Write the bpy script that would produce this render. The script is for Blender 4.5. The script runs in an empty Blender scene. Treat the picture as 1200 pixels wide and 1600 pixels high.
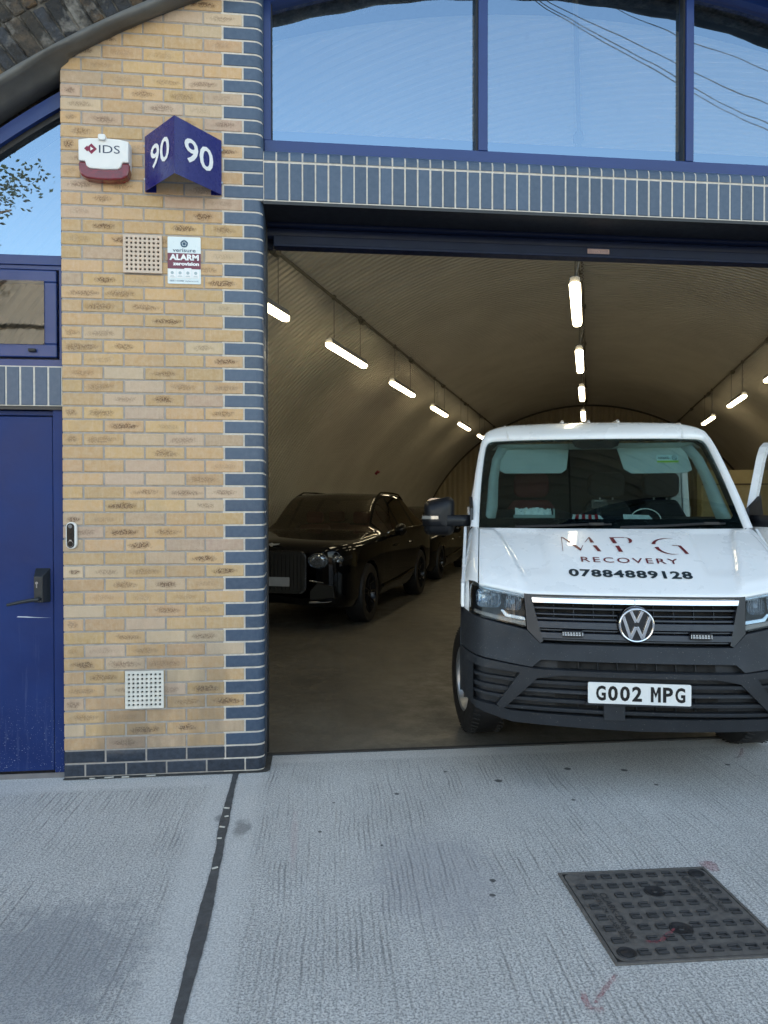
import bpy, bmesh, math, random
from math import sin, cos, tan, pi, radians, sqrt, atan2
from mathutils import Vector, Matrix
random.seed(7)
S = bpy.context.scene
COL = S.collection

# ------------------------------------------------------------------ camera, sky, sun, exposure
cam = bpy.data.cameras.new('camera')
camo = bpy.data.objects.new('camera', cam); COL.objects.link(camo); S.camera = camo
CAM = Vector((1.352, -4.3103, 1.5587)); YAW = .1077; PIT = -.0127
cam.sensor_fit = 'VERTICAL'; cam.sensor_height = 32; cam.lens = 1150 / 1600 * 32
cam.clip_start = .05; cam.clip_end = 600
camo.location = CAM; camo.rotation_euler = (pi / 2 + PIT, .0009, -YAW)
S.render.resolution_x = 768; S.render.resolution_y = 1024
W = bpy.data.worlds.new('World'); S.world = W; W.use_nodes = True
nt = W.node_tree; sky = nt.nodes.new('ShaderNodeTexSky'); sky.sky_type = 'NISHITA'; sky.sun_disc = False
SUN_EL = radians(25); SUN_AZ = radians(14)      # behind the viaduct
sky.sun_elevation = SUN_EL; sky.sun_rotation = SUN_AZ; sky.air_density = 1.0; sky.dust_density = 2.5; sky.ozone_density = 1.0
bgn = nt.nodes['Background']; bgn.inputs[1].default_value = .15
wbm = nt.nodes.new('ShaderNodeMix'); wbm.data_type = 'RGBA'; wbm.blend_type = 'MULTIPLY'; wbm.inputs[0].default_value = 1; wbm.inputs[7].default_value = (1.16, 1.0, .80, 1)
nt.links.new(sky.outputs[0], wbm.inputs[6]); nt.links.new(wbm.outputs[2], bgn.inputs[0])
sl = bpy.data.lights.new('sun', 'SUN'); sl.energy = 3.2; sl.angle = radians(.5); sl.color = (1, .95, .86)
so = bpy.data.objects.new('sun', sl); COL.objects.link(so)
sd = Vector((sin(SUN_AZ) * cos(SUN_EL), cos(SUN_AZ) * cos(SUN_EL), sin(SUN_EL)))
so.rotation_euler = sd.to_track_quat('Z', 'Y').to_euler(); so.location = (0, 20, 30)
S.view_settings.view_transform = 'Standard'; S.view_settings.look = 'None'; S.view_settings.gamma = 1
S.view_settings.exposure = 2.2
S.cycles.max_bounces = 8

# ------------------------------------------------------------------ helpers: materials
class NT:
    def __init__(s, name):
        s.m = bpy.data.materials.new(name); s.m.use_nodes = True; s.t = s.m.node_tree
        s.p = s.t.nodes['Principled BSDF']; s.out = s.t.nodes['Material Output']; s._o = None
    def n(s, typ, ins=None, **kw):
        x = s.t.nodes.new('ShaderNode' + typ)
        for k, v in kw.items(): setattr(x, k, v)
        for k, v in (ins or {}).items():
            i = x.inputs[k]
            if hasattr(v, 'is_output') or isinstance(v, bpy.types.NodeSocket): s.t.links.new(v, i)
            else: i.default_value = v
        return x
    def obj(s):
        if s._o is None: s._o = s.n('TexCoord').outputs['Object']
        return s._o
    def noise(s, scale, detail=3, rough=.6, vec=None, sc=None):
        v = vec or s.obj()
        if sc: v = s.n('Mapping', {'Vector': v, 'Scale': sc}).outputs[0]
        return s.n('TexNoise', {'Vector': v, 'Scale': scale, 'Detail': detail, 'Roughness': rough}).outputs['Fac']
    def ramp(s, f, a, b, lo=0., hi=1.):
        return s.n('MapRange', {'Value': f, 'From Min': a, 'From Max': b, 'To Min': lo, 'To Max': hi}).outputs[0]
    def mix(s, f, a, b, mode='MIX'):
        x = s.n('Mix', data_type='RGBA', blend_type=mode)
        for i, v in ((0, f), (6, a), (7, b)):
            if isinstance(v, bpy.types.NodeSocket): s.t.links.new(v, x.inputs[i])
            else: x.inputs[i].default_value = v if i == 0 else (*v, 1) if len(v) == 3 else v
        return x.outputs[2]
    def math(s, op, a, b=0., c=0.):
        x = s.n('Math', operation=op)
        for i, v in enumerate((a, b, c)):
            if isinstance(v, bpy.types.NodeSocket): s.t.links.new(v, x.inputs[i])
            else: x.inputs[i].default_value = v
        return x.outputs[0]
    def xyz(s, v=None):
        return s.n('SeparateXYZ', {0: v or s.obj()}).outputs
    def bump(s, h, dist=.002, strength=1.):
        b = s.n('Bump', {'Height': h, 'Distance': dist, 'Strength': strength})
        s.t.links.new(b.outputs[0], s.p.inputs['Normal']); return b
    def set(s, **k):
        nm = dict(col='Base Color', rough='Roughness', metal='Metallic', coat='Coat Weight', crough='Coat Roughness', emit='Emission Color', es='Emission Strength', spec='Specular IOR Level', alpha='Alpha')
        for a, v in k.items():
            i = s.p.inputs[nm[a]]
            if isinstance(v, bpy.types.NodeSocket): s.t.links.new(v, i)
            else: i.default_value = (*v, 1) if isinstance(v, tuple) and len(v) == 3 else v
        return s.m
MATS = {}
def mat(name, col, rough=.5, metal=0, coat=0, var=.12, scale=9, bump=0, spec=.5):
    if name in MATS: return MATS[name]
    t = NT(name); f = t.noise(scale, 4)
    c = t.mix(t.ramp(f, .3, .7), tuple(x * (1 - var) for x in col), tuple(min(1, x * (1 + var)) for x in col))
    t.set(col=c, rough=t.ramp(t.noise(scale * 2.3, 3), .3, .7, rough * .85, min(1, rough * 1.15)), metal=metal, coat=coat, spec=spec)
    if coat: t.set(crough=.04)
    if bump: t.bump(t.noise(220, 2), bump)
    MATS[name] = t.m; return t.m

def glass_mat(name, tint, gloss_col, fac, rough=.0, ior=1.5, wavy=0):
    t = NT(name); t.t.nodes.remove(t.p)
    tr = t.n('BsdfTransparent', {'Color': (*tint, 1)}); gl = t.n('BsdfGlossy', {'Color': (*gloss_col, 1), 'Roughness': rough})
    if wavy:
        b = t.n('Bump', {'Height': t.noise(2.2, 1), 'Distance': wavy}); t.t.links.new(b.outputs[0], gl.inputs['Normal'])
    ge = t.n('NewGeometry'); dt = t.n('VectorMath', {0: ge.outputs['Normal'], 1: ge.outputs['Incoming']}, operation='DOT_PRODUCT').outputs['Value']
    fr = t.math('POWER', t.math('SUBTRACT', 1., t.math('ABSOLUTE', dt)), 5.)      # Schlick, the same from either side of the sheet
    f = t.math('ADD', t.math('MULTIPLY', fr, 1 - fac), fac)
    mx = t.n('MixShader', {0: f, 1: tr.outputs[0], 2: gl.outputs[0]})
    t.t.links.new(mx.outputs[0], t.out.inputs[0]); return t.m

# ------------------------------------------------------------------ helpers: meshes and objects
def tag(o, label=None, cat=None, group=None, kind=None):
    for k, v in (('label', label), ('category', cat), ('group', group), ('kind', kind)):
        if v: o[k] = v
    return o
def thing(name, label, cat, loc=(0, 0, 0), rz=0, group=None):
    o = bpy.data.objects.new(name, None); COL.objects.link(o); o.location = loc; o.rotation_euler = (0, 0, rz)
    o.empty_display_size = .1
    return tag(o, label, cat, group)
class MB:
    def __init__(s): s.v = []; s.f = []; s.c = []; s.u = []
    def add(s, vs, fs, c=(1, 1, 1, 0), uv=None):
        b = len(s.v); s.v += [tuple(p) for p in vs]
        for i, f in enumerate(fs):
            s.f.append(tuple(b + k for k in f)); s.c.append(c); s.u.append(uv[i] if uv else None)
        return s
    def box(s, x0, x1, y0, y1, z0, z1, c=(1, 1, 1, 0)):
        return s.add([(x0, y0, z0), (x1, y0, z0), (x1, y1, z0), (x0, y1, z0), (x0, y0, z1), (x1, y0, z1), (x1, y1, z1), (x0, y1, z1)],
                     [(0, 3, 2, 1), (4, 5, 6, 7), (0, 1, 5, 4), (1, 2, 6, 5), (2, 3, 7, 6), (3, 0, 4, 7)], c)
    def grid(s, P, c=(1, 1, 1, 0), close=False, skip=None):
        n = len(P); m = len(P[0]); vs = [p for r in P for p in r]; fs = []
        for i in range(n - 1):
            for j in range(m - 1 + (1 if close else 0)):
                if skip and skip(i, j): continue
                k = (j + 1) % m; fs.append((i * m + j, i * m + k, (i + 1) * m + k, (i + 1) * m + j))
        return s.add(vs, fs, c)
    def tube(s, pts, r, n=8, c=(1, 1, 1, 0), cap=True, sq=None):
        pts = [Vector(p) for p in pts]; rings = []
        rs = r if isinstance(r, (list, tuple)) else [r] * len(pts)
        up = None
        for i, p in enumerate(pts):
            d = (pts[min(i + 1, len(pts) - 1)] - pts[max(i - 1, 0)]).normalized()
            if up is None:
                up = d.orthogonal().normalized()
            up = (up - d * up.dot(d)).normalized(); w = d.cross(up)
            rings.append([tuple(p + (up * cos(2 * pi * k / n) + w * sin(2 * pi * k / n)) * rs[i]) for k in range(n)])
        b = len(s.v); s.grid(rings, c, close=True)
        if cap:
            s.f.append(tuple(b + k for k in range(n))[::-1]); s.c.append(c); s.u.append(None)
            e = b + (len(pts) - 1) * n; s.f.append(tuple(e + k for k in range(n))); s.c.append(c); s.u.append(None)
        return s
    def prism(s, poly, y0, y1, c=(1, 1, 1, 0)):
        """poly in (x,z), extruded from y0 (front) to y1"""
        n = len(poly); vs = [(x, y0, z) for x, z in poly] + [(x, y1, z) for x, z in poly]
        fs = [tuple(range(n)), tuple(range(2 * n - 1, n - 1, -1))] + [(i, i + n, (i + 1) % n + n, (i + 1) % n) for i in range(n)]
        return s.add(vs, fs, c)
    def build(s, name, m, parent=None, smooth=False, bevel=0, fix=True, solid=0, seg=2, orient=None):
        me = bpy.data.meshes.new(name); me.from_pydata(s.v, [], s.f)
        if any(c != (1, 1, 1, 0) for c in s.c):
            a = me.color_attributes.new('bc', 'FLOAT_COLOR', 'CORNER'); k = 0
            buf = []
            for c, f in zip(s.c, s.f): buf += list(c) * len(f)
            a.data.foreach_set('color', buf)
        if any(s.u):
            ul = me.uv_layers.new(name='UVMap'); buf = []
            for u, f in zip(s.u, s.f):
                for k in range(len(f)): buf += list(u[k]) if u else (0., 0.)
            ul.data.foreach_set('uv', buf)
        if fix:
            bm = bmesh.new(); bm.from_mesh(me); bmesh.ops.recalc_face_normals(bm, faces=bm.faces)
            if any(e.is_boundary for e in bm.edges):
                bm.normal_update(); ct = Vector((0, 0, 0)); A = 0
                for f in bm.faces: a = f.calc_area(); ct += f.calc_center_median() * a; A += a
                ct /= max(A, 1e-9); sg = ab_ = 0
                for f in bm.faces: d = f.calc_area() * f.normal.dot(f.calc_center_median() - ct); sg += d; ab_ += abs(d)
                if ab_ < 1e-12 or abs(sg) < .35 * ab_ or orient == 'cam':
                    q = parent; Mx = Matrix.Identity(4)
                    while q: Mx = q.matrix_basis @ Mx; q = q.parent
                    cl_ = Mx.inverted() @ CAM; sg = sum(f.calc_area() * f.normal.dot(cl_ - f.calc_center_median()) for f in bm.faces)
                if sg < 0: bmesh.ops.reverse_faces(bm, faces=bm.faces)
            bm.to_mesh(me); bm.free()
        if smooth:
            me.polygons.foreach_set('use_smooth', [True] * len(me.polygons))
            if smooth != 'all': me.set_sharp_from_angle(angle=radians(38))
        me.materials.append(m)
        o = bpy.data.objects.new(name, me); COL.objects.link(o)
        if parent: o.parent = parent
        if solid:
            q = o.modifiers.new('s', 'SOLIDIFY'); q.thickness = abs(solid); q.offset = -1 if solid > 0 else 1
        if bevel:
            q = o.modifiers.new('b', 'BEVEL'); q.width = bevel; q.segments = seg; q.limit_method = 'ANGLE'; q.angle_limit = radians(35)
        return o
def rrect(x0, x1, z0, z1, r, n=5):
    P = []
    for cx, cz, a in ((x1 - r, z1 - r, 0), (x0 + r, z1 - r, 90), (x0 + r, z0 + r, 180), (x1 - r, z0 + r, 270)):
        for k in range(n + 1): t = radians(a + 90 * k / n); P.append((cx + r * cos(t), cz + r * sin(t)))
    return P
def circ(cx, cz, r, n=24): return [(cx + r * cos(2 * pi * k / n), cz + r * sin(2 * pi * k / n)) for k in range(n)]
def lathe(mb, prof, cx, cy, cz, axis='x', n=40, c=(1, 1, 1, 0)):
    rings = []
    for a, r in prof:
        row = []
        for k in range(n):
            t = 2 * pi * k / n
            row.append((cx + a, cy + r * cos(t), cz + r * sin(t)) if axis == 'x' else (cx + r * cos(t), cy + a, cz + r * sin(t)) if axis == 'y' else (cx + r * cos(t), cy + r * sin(t), cz + a))
        rings.append(row)
    mb.grid(rings, c, close=True)
_tc = {}
def text2d(txt, width=None, height=None, bold=0., space=1.):
    """letters as flat polygons: returns verts2d, faces, scaled so that x spans 0..width, y 0..height"""
    key = (txt, bold, space)
    if key not in _tc:
        cu = bpy.data.curves.new('t', 'FONT'); cu.body = txt; cu.resolution_u = 3; cu.offset = bold; cu.space_character = space; cu.fill_mode = 'FRONT'
        o = bpy.data.objects.new('t', cu); COL.objects.link(o)
        bpy.context.view_layer.update(); dg = bpy.context.evaluated_depsgraph_get()
        me = bpy.data.meshes.new_from_object(o.evaluated_get(dg))
        _tc[key] = ([(v.co.x, v.co.y) for v in me.vertices], [tuple(p.vertices) for p in me.polygons])
        bpy.data.objects.remove(o); bpy.data.curves.remove(cu); bpy.data.meshes.remove(me)
    vs, fs = _tc[key]
    x0 = min(v[0] for v in vs); x1 = max(v[0] for v in vs); y0 = min(v[1] for v in vs); y1 = max(v[1] for v in vs)
    sy = height / (y1 - y0) if height else width / (x1 - x0); sx = width / (x1 - x0) if width else sy
    return [((x - x0) * sx, (y - y0) * sy) for x, y in vs], fs
def mtext(mb, txt, fn, width=None, height=None, bold=0., space=1., center=False):
    vs, fs = text2d(txt, width, height, bold, space)
    w = max(v[0] for v in vs); d = -w / 2 if center else 0
    mb.add([fn(x + d, y) for x, y in vs], fs); return w
def panel(mb, outline, fy, off=0., th=.01, res=.05, zres=None, c=(1, 1, 1, 0)):
    """flat outline in (x,z), cut finely, laid on the surface y=fy(x,z)+off and given thickness th"""
    bm = bmesh.new(); vs = [bm.verts.new((x, 0, z)) for x, z in outline]; bm.faces.new(vs)
    xs = [p[0] for p in outline]; zs = [p[1] for p in outline]
    k = math.floor(min(xs) / res) * res
    while k < max(xs):
        bmesh.ops.bisect_plane(bm, geom=bm.verts[:] + bm.edges[:] + bm.faces[:], plane_co=(k, 0, 0), plane_no=(1, 0, 0)); k += res
    zr = zres or res; k = math.floor(min(zs) / zr) * zr
    while k < max(zs):
        bmesh.ops.bisect_plane(bm, geom=bm.verts[:] + bm.edges[:] + bm.faces[:], plane_co=(0, 0, k), plane_no=(0, 0, 1)); k += zr
    bmesh.ops.triangulate(bm, faces=[f for f in bm.faces if len(f.verts) > 4])
    bm.verts.index_update(); n = len(bm.verts)
    front = [(v.co.x, fy(v.co.x, v.co.z) + off, v.co.z) for v in bm.verts]
    fs = [tuple(v.index for v in f.verts) for f in bm.faces]
    bd = [(e.verts[0].index, e.verts[1].index) for e in bm.edges if e.is_boundary]
    bm.free()
    mb.add(front + [(x, y + th, z) for x, y, z in front], fs + [tuple(i + n for i in reversed(f)) for f in fs] + [(a, b, b + n, a + n) for a, b in bd], c)
    return mb
def mir(poly): return [(-x, z) for x, z in reversed(poly)]
def full(half): return half + [(-x, z) for x, z in reversed(half) if x > 1e-6]

# ------------------------------------------------------------------ common materials
navy = mat('navy_paint', (.010, .034, .16), .35, coat=.1, var=.1, scale=3)
black_rub = mat('black_rubber', (.012, .012, .013), .55)
black_pl = mat('black_plastic', (.015, .016, .02), .38, bump=.0002)
steel = mat('dull_steel', (.32, .32, .33), .4, metal=1)
chrome = mat('chrome', (.75, .77, .8), .08, metal=1, var=.03)
white_pl = mat('white_plastic', (.78, .78, .76), .35, var=.03)
red_m = mat('dark_red', (.20, .012, .03), .4)
dark = mat('dark_void', (.006, .006, .007), .8)

def brick_mat(name, face_rough, stain):
    t = NT(name); a = t.n('Attribute', attribute_name='bc'); col = a.outputs['Color']
    uv = t.n('UVMap').outputs[0]; u = t.xyz(uv)
    c = t.mix(t.ramp(t.noise(35, 4), .35, .7, 0, .35 if stain else .18), col, (.66, .53, .40) if stain else (.17, .21, .28))
    if stain:
        c = t.mix(t.ramp(t.noise(9, 4, .75, sc=(9, 1, 1.2)), .52, .74, 0, .32), c, (.70, .58, .42)); c = t.mix(t.ramp(t.noise(2.2, 5, .7), .50, .72, 0, .35), c, (.33, .25, .16))
    c = t.mix(t.ramp(t.noise(260, 2), .62, .75, 0, .5), c, (.2, .14, .07) if stain else (.05, .07, .1))
    if stain:     # the dark kiss mark burnt into the middle of some bricks
        wk = t.noise(2.7, 2); wk2 = t.noise(3.6, 2, sc=(1, 1, 2)); du = t.math('MULTIPLY', t.math('SUBTRACT', u[0], t.ramp(wk2, .3, .7, .36, .62)), t.ramp(wk, .35, .65, 1.9, 3.4)); dv = t.math('MULTIPLY', t.math('SUBTRACT', u[1], t.ramp(wk, .3, .7, .4, .6)), t.ramp(wk2, .35, .65, 2.1, 3.6))
        d = t.math('SQRT', t.math('ADD', t.math('POWER', t.math('ABSOLUTE', du), 2.6), t.math('POWER', t.math('ABSOLUTE', dv), 2.)))
        w = t.noise(34, 4, .7); d = t.math('ADD', d, t.math('MULTIPLY', t.math('SUBTRACT', w, .5), 1.6))
        msk = t.math('MULTIPLY', t.ramp(d, 1.0, .45), a.outputs['Alpha'])
        spk = t.ramp(t.noise(120, 2, .7), .44, .54, .25, 1)
        c = t.mix(t.math('MULTIPLY', msk, spk), c, (.095, .042, .022))
        z = t.xyz()[2]     # grime near the ground and below the vent
        g = t.math('MULTIPLY', t.ramp(z, 1.15, .1), t.ramp(t.noise(4, 4, sc=(1, 1, .25)), .42, .62, .0, .65))
        c = t.mix(g, c, (.15, .125, .095))
    t.set(col=c, rough=face_rough)
    t.bump(t.math('ADD', t.noise(90, 4), t.math('MULTIPLY', t.noise(420, 2), .6)), .0016 if stain else .0006, .9)
    return t.m
buff_m = brick_mat('buff_brick', .85, True)
blue_m = brick_mat('blue_brick', .36, False)
def mortar_mat(name, c):
    t = NT(name); t.set(col=t.mix(t.ramp(t.noise(30, 4), .3, .7), tuple(x * .75 for x in c), c), rough=.95); t.bump(t.noise(150, 3), .002); return t.m
mort_grey = mortar_mat('grey_mortar', (.42, .39, .36)); mort_white = mortar_mat('white_mortar', (.70, .65, .58))

def buff():
    r = random.random()
    if r < .1: b = (.52, .375, .26)
    elif r < .22: b = (.57, .43, .29)
    else: b = (.56, .365, .185)
    k = random.uniform(.86, 1.08); st = random.choice([0, 0, 0, 0, .25, .45, .6, .85])
    return (b[0] * k, b[1] * k * random.uniform(.97, 1.03), b[2] * k * random.uniform(.92, 1.08), st)
def blue():
    k = random.uniform(.85, 1.15); return (.048 * k, .080 * k, .135 * k, 0)
def bluedark():
    k = random.uniform(.8, 1.15); return (.022 * k, .030 * k, .046 * k, 0)
def brick(mb, x0, x1, z0, z1, c, y=0.):
    j = lambda: random.uniform(-.0008, .0008)
    e = .003; o = random.uniform(-.0012, .0008)
    x0 += j(); x1 += j(); z0 += j(); z1 += j()
    F = [(x0 + e, y + o, z0 + e), (x1 - e, y + o, z0 + e), (x1 - e, y + o, z1 - e), (x0 + e, y + o, z1 - e)]
    G = [(x0, y + e, z0), (x1, y + e, z0), (x1, y + e, z1), (x0, y + e, z1)]
    B = [(x0, y + .03, z0), (x1, y + .03, z0), (x1, y + .03, z1), (x0, y + .03, z1)]
    fs = [(0, 1, 2, 3)]; uv = [[(0, 0), (1, 0), (1, 1), (0, 1)]]
    for k in range(4):
        l = (k + 1) % 4
        fs += [(k, k + 4, l + 4, l), (k + 4, k + 8, l + 8, l + 4)]; uv += [[(0, 0)] * 4] * 2
    mb.add(F + G + B, fs, c, uv)
BN = .052
def quoin_path(xl, xr, yend):
    """plan path: along the face to the bullnose corner at xr, then into the reveal"""
    P = [(xl, 0)]
    k = xl + .05
    for i in range(9): t = pi / 2 * i / 8; P.append((xr - BN + BN * sin(t), BN - BN * cos(t)))
    P.append((xr, yend)); return P
def sweep(mb, path, z0, z1, c, inset=.002):
    def off(d):
        Q = []
        for i, p in enumerate(path):
            a = path[max(i - 1, 0)]; b = path[min(i + 1, len(path) - 1)]; tx, ty = b[0] - a[0], b[1] - a[1]; l = sqrt(tx * tx + ty * ty)
            Q.append((p[0] - ty / l * d, p[1] + tx / l * d))
        return Q
    A = off(inset); Bq = off(0)
    mb.grid([[(x, y, z0) for x, y in off(.02)], [(x, y, z0) for x, y in A], [(x, y, z0 + inset) for x, y in Bq], [(x, y, z1 - inset) for x, y in Bq], [(x, y, z1) for x, y in A], [(x, y, z1) for x, y in off(.02)]], c)
    for q, s_ in ((0, 1), (-1, -1)):
        a, b = A[q], Bq[q]; o = off(.02)[q]
        mb.add([(b[0], b[1], z0 + inset), (b[0], b[1], z1 - inset), (o[0], o[1], z1), (o[0], o[1], z0)], [(0, 1, 2, 3)], c)

# ------------------------------------------------------------------ the brick pier
C0 = .075
pier = thing('brick_pier', 'buff brick pier with blue brick quoins between the blue door and the garage opening', 'brick pier')
wb, qb, mg, mw, pl, core = MB(), MB(), MB(), MB(), MB(), MB()
NC = 62
for n in range(2, NC):
    z0 = n * C0 + .01; z1 = (n + 1) * C0
    long_q = (n % 2 == 0)
    xq = .895 if long_q else 1.0075
    lint = 3.3 - .01 < n * C0 < 3.59
    # buff stretchers
    x = 0.
    xs = [0, .225, .45, .675, .895] if long_q else [0, .1125, .3375, .5625, .785, 1.0075]
    for a, b in zip(xs, xs[1:]):
        brick(wb, a + (.0 if a == 0 else .005), b - .005 if b < xq else b - .006, z0, z1, buff())
    if lint: brick(qb, xq + .004, 1.12, z0, z1, blue())
    else:
        sweep(qb, quoin_path(xq + .004, 1.12, .215 if long_q else .10), z0, z1, blue())
        sweep(qb, [(1.12, .225 if long_q else .11), (1.12, .27)], z0, z1, blue())
    mw.grid([[(xq - .02, .0045, z0 - .006), (xq + .006, .0045, z0 - .006)], [(xq - .02, .0045, z1 - .004), (xq + .006, .0045, z1 - .004)]])
for n in range(0, 2):
    z0 = n * C0 + .01; z1 = (n + 1) * C0
    xs = [0, .1125, .3375, .5625, .7875, 1.0075] if n == 0 else [0, .225, .45, .675, .895]
    for a, b in zip(xs, xs[1:]): brick(pl, a + (.0 if a == 0 else .005), b - .005, z0, z1, bluedark())
    sweep(pl, quoin_path(xs[-1] + .004, 1.12, .215 if n else .10), z0, z1, bluedark())
    sweep(pl, [(1.12, .225 if n else .11), (1.12, .27)], z0, z1, bluedark())
ZT = NC * C0
mg.grid([[(.003, .004, 0), (.9, .004, 0)], [(.003, .004, ZT), (.9, .004, ZT)]])
mg.grid([[(.003, .004, 0), (.003, .33, 0)], [(.003, .004, ZT), (.003, .33, ZT)]])
ins = .0035
qp = [(x - (ins if y > BN * .5 else 0), y + (ins if y <= BN * .5 else 0)) for x, y in quoin_path(.885, 1.12, .33)]
for za, zb in ((0, 3.3), (3.6, ZT)): mw.grid([[(x, y, za) for x, y in qp], [(x, y, zb) for x, y in qp]])
mw.box(.885, 1.118, .0035, .33, 3.3, 3.6)
core.box(.006, 1.11, .33, .36, 0, ZT)
wb.build('brickwork', buff_m, pier, fix=False); qb.build('quoin', blue_m, pier, smooth=True, fix=False)
pl.build('plinth', blue_m, pier, smooth=True, fix=False)
mg.build('mortar', mort_grey, pier); mw.build('quoin_mortar', mort_white, pier); core.build('core', mort_grey, pier)

# ------------------------------------------------------------------ soldier course lintels
def soldiers(name, label, x0, n, zb, zt, split, xend=None, dirn=1, bull=True):
    L = thing(name, label, 'lintel'); b = MB(); m = MB()
    for k in range(n):
        a = x0 + dirn * k * C0 if dirn > 0 else x0 - (k + 1) * C0
        a0, a1 = a + .005, a + C0 - .005
        top = split if split else zt
        c = blue(); brick(b, a0, a1, zb + .006, top - .006, c)
        if split:
            z0 = split + .006; r = .045; P = [(0, z0)]
            for i in range(7): t = pi / 2 * i / 6; P.append((r - r * cos(t), zt - r + r * sin(t)))
            P.append((.12, zt)); c = blue()
            b.grid([[(a0, y, z) for y, z in P], [(a1, y, z) for y, z in P]], c)
            for xx in (a0, a1): b.add([(xx, y, z) for y, z in P] + [(xx, .03, z0)], [tuple(range(len(P) + 1))], c)
    xa, xb = (x0, x0 + n * C0) if dirn > 0 else (x0 - n * C0, x0)
    if split:
        r = .045; P = [(.0035, zb)]
        for i in range(7): t = pi / 2 * i / 6; P.append((r - (r - .0035) * cos(t), zt - r + (r - .0035) * sin(t)))
        P.append((.14, zt - .0035))
        m.grid([[(xa, y, z) for y, z in P], [(xb, y, z) for y, z in P]])
        m.grid([[(xa, .0035, zb), (xb, .0035, zb)], [(xa, .1, zb), (xb, .1, zb)]])
    else: m.box(xa, xb, .0035, .1, zb + .002, zt)
    b.build('bricks', blue_m, L, fix=False); m.build('mortar', mort_white, L)
    s_ = MB(); s_.box(xa, xb, .004, .27, zb - .018, zb - .001)
    s_.build('steel_angle', black_pl, L); return L
soldiers('brick_lintel', 'long blue soldier course lintel with white joints above the open shutter', 1.12, 112, 3.3, 3.6, 3.525)
soldiers('brick_lintel', 'short blue soldier course lintel above the blue door', 0, 22, 2.10, 2.325, None, dirn=-1)

# ------------------------------------------------------------------ railway arch
AZ, AR = -.10, 4.965; ACX = 3.0
TA = YAW + math.atan(320 / 1150)
ta = Vector((sin(TA), cos(TA), 0)); tb = Vector((cos(TA), -sin(TA), 0))
def arch_pt(th, Y, r=AR):
    """point of the skewed barrel: angle from the crown, at facade depth Y"""
    u = r * sin(th); X = ACX + u / cos(TA) + Y * tan(TA)
    return (X, Y, AZ + r * cos(th))
def arch_z(X, Y=0, r=AR):
    u = (X - ACX - Y * tan(TA)) * cos(TA); return AZ + sqrt(max(.01, r * r - u * u))
viaduct = thing('railway_viaduct', 'old sooty brick railway viaduct whose arch spans the unit fronts', 'viaduct')
t = NT('old_brick'); a = t.n('Attribute', attribute_name='bc')
c = t.mix(t.ramp(t.noise(14, 5, .7), .35, .6), a.outputs['Color'], (.03, .028, .026))
c = t.mix(t.ramp(t.noise(6, 4, .7), .55, .7, 0, .6), c, (.30, .28, .25))
t.set(col=c, rough=.92); t.bump(t.math('ADD', t.noise(40, 5, .7), t.noise(12, 3)), .02, 1); old_m = t.m
bb = MB(); mm = MB(); TH0, TH1 = radians(-73), radians(73); YS = -.10
def oldc():
    k = random.uniform(.45, 1.5); base = random.choice([(.10, .085, .065), (.13, .10, .07), (.06, .055, .05), (.19, .12, .06), (.18, .165, .14), (.04, .045, .055)]); return tuple(v * k for v in base) + (0,)
def blk(t0, t1, r0, r1, y0, y1, jit=.004):
    j = lambda: random.uniform(-jit, jit); q = []
    for y in (y0, y1):
        for (t_, r_) in ((t0, r0), (t1, r0), (t1, r1), (t0, r1)): q.append(arch_pt(t_ + j() * .15, y + (j() * 1.5 if y == y0 else 0), r_ + j()))
    bb.add(q, [(0, 1, 2, 3), (0, 1, 5, 4), (1, 2, 6, 5), (2, 3, 7, 6), (3, 0, 4, 7)], oldc())
for ring in range(5):            # voussoir rings of the arch face
    r0 = AR + .005 + ring * .225; r1 = r0 + .213; t = TH0 + ring * .006; 
    while t < TH1:
        w_ = random.uniform(.066, .086) / r0
        if ring % 2 == 0 or random.random() < .3: blk(t, t + w_ - .012 / r0, r0, r1, YS - .012, YS + .25)
        else: m_ = r0 + .105; blk(t, t + w_ - .012 / r0, r0, m_ - .006, YS - .012, YS + .25); blk(t, t + w_ - .012 / r0, m_ + .006, r1, YS - .012, YS + .25)
        t += w_
bb.build('arch_ring', old_m, viaduct, bevel=.006, seg=1)
mm.grid([[arch_pt(TH0 + (TH1 - TH0) * i / 60, y, AR + r_) for y, r_ in ((YS + .002, 1.13), (YS + .002, .018), (.45, .018))] for i in range(61)], (.17, .155, .13, 0))
mm.build('arch_mortar', old_m, viaduct)
sp = MB(); rim = [arch_pt(radians(-73 + 146 * i / 60), YS, AR + 1.1) for i in range(61)]
HT = 8.2; V_ = []; nn = len(rim)
sp.grid([[(x, YS, z) for x, y, z in rim], [(x, YS, HT) for x, y, z in rim]])
for xa, xb, xr in ((-30, rim[0][0], 0), (rim[-1][0], 34, 1)): sp.box(xa, xb, YS, .0 if xr == 0 else .0, -.2, HT) if False else sp.grid([[(xa, YS, -.2), (xb, YS, -.2)], [(xa, YS, HT), (xb, YS, HT)]])
sp.grid([[(rim[0][0], YS, -.2), (rim[0][0], .4, -.2)], [(rim[0][0], YS, rim[0][2]), (rim[0][0], .4, rim[0][2])]])
sp.grid([[(rim[-1][0], YS, -.2), (rim[-1][0], .4, -.2)], [(rim[-1][0], YS, rim[-1][2]), (rim[-1][0], .4, rim[-1][2])]])
t = NT('viaduct_brick'); br = t.n('TexBrick', {'Vector': t.n('CombineXYZ', {0: t.xyz()[0], 1: t.xyz()[2]}).outputs[0], 'Color1': (.16, .12, .08, 1), 'Color2': (.09, .07, .055, 1), 'Mortar': (.2, .18, .16, 1), 'Scale': 1., 'Brick Width': .225, 'Row Height': .075, 'Mortar Size': .008})
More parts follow.
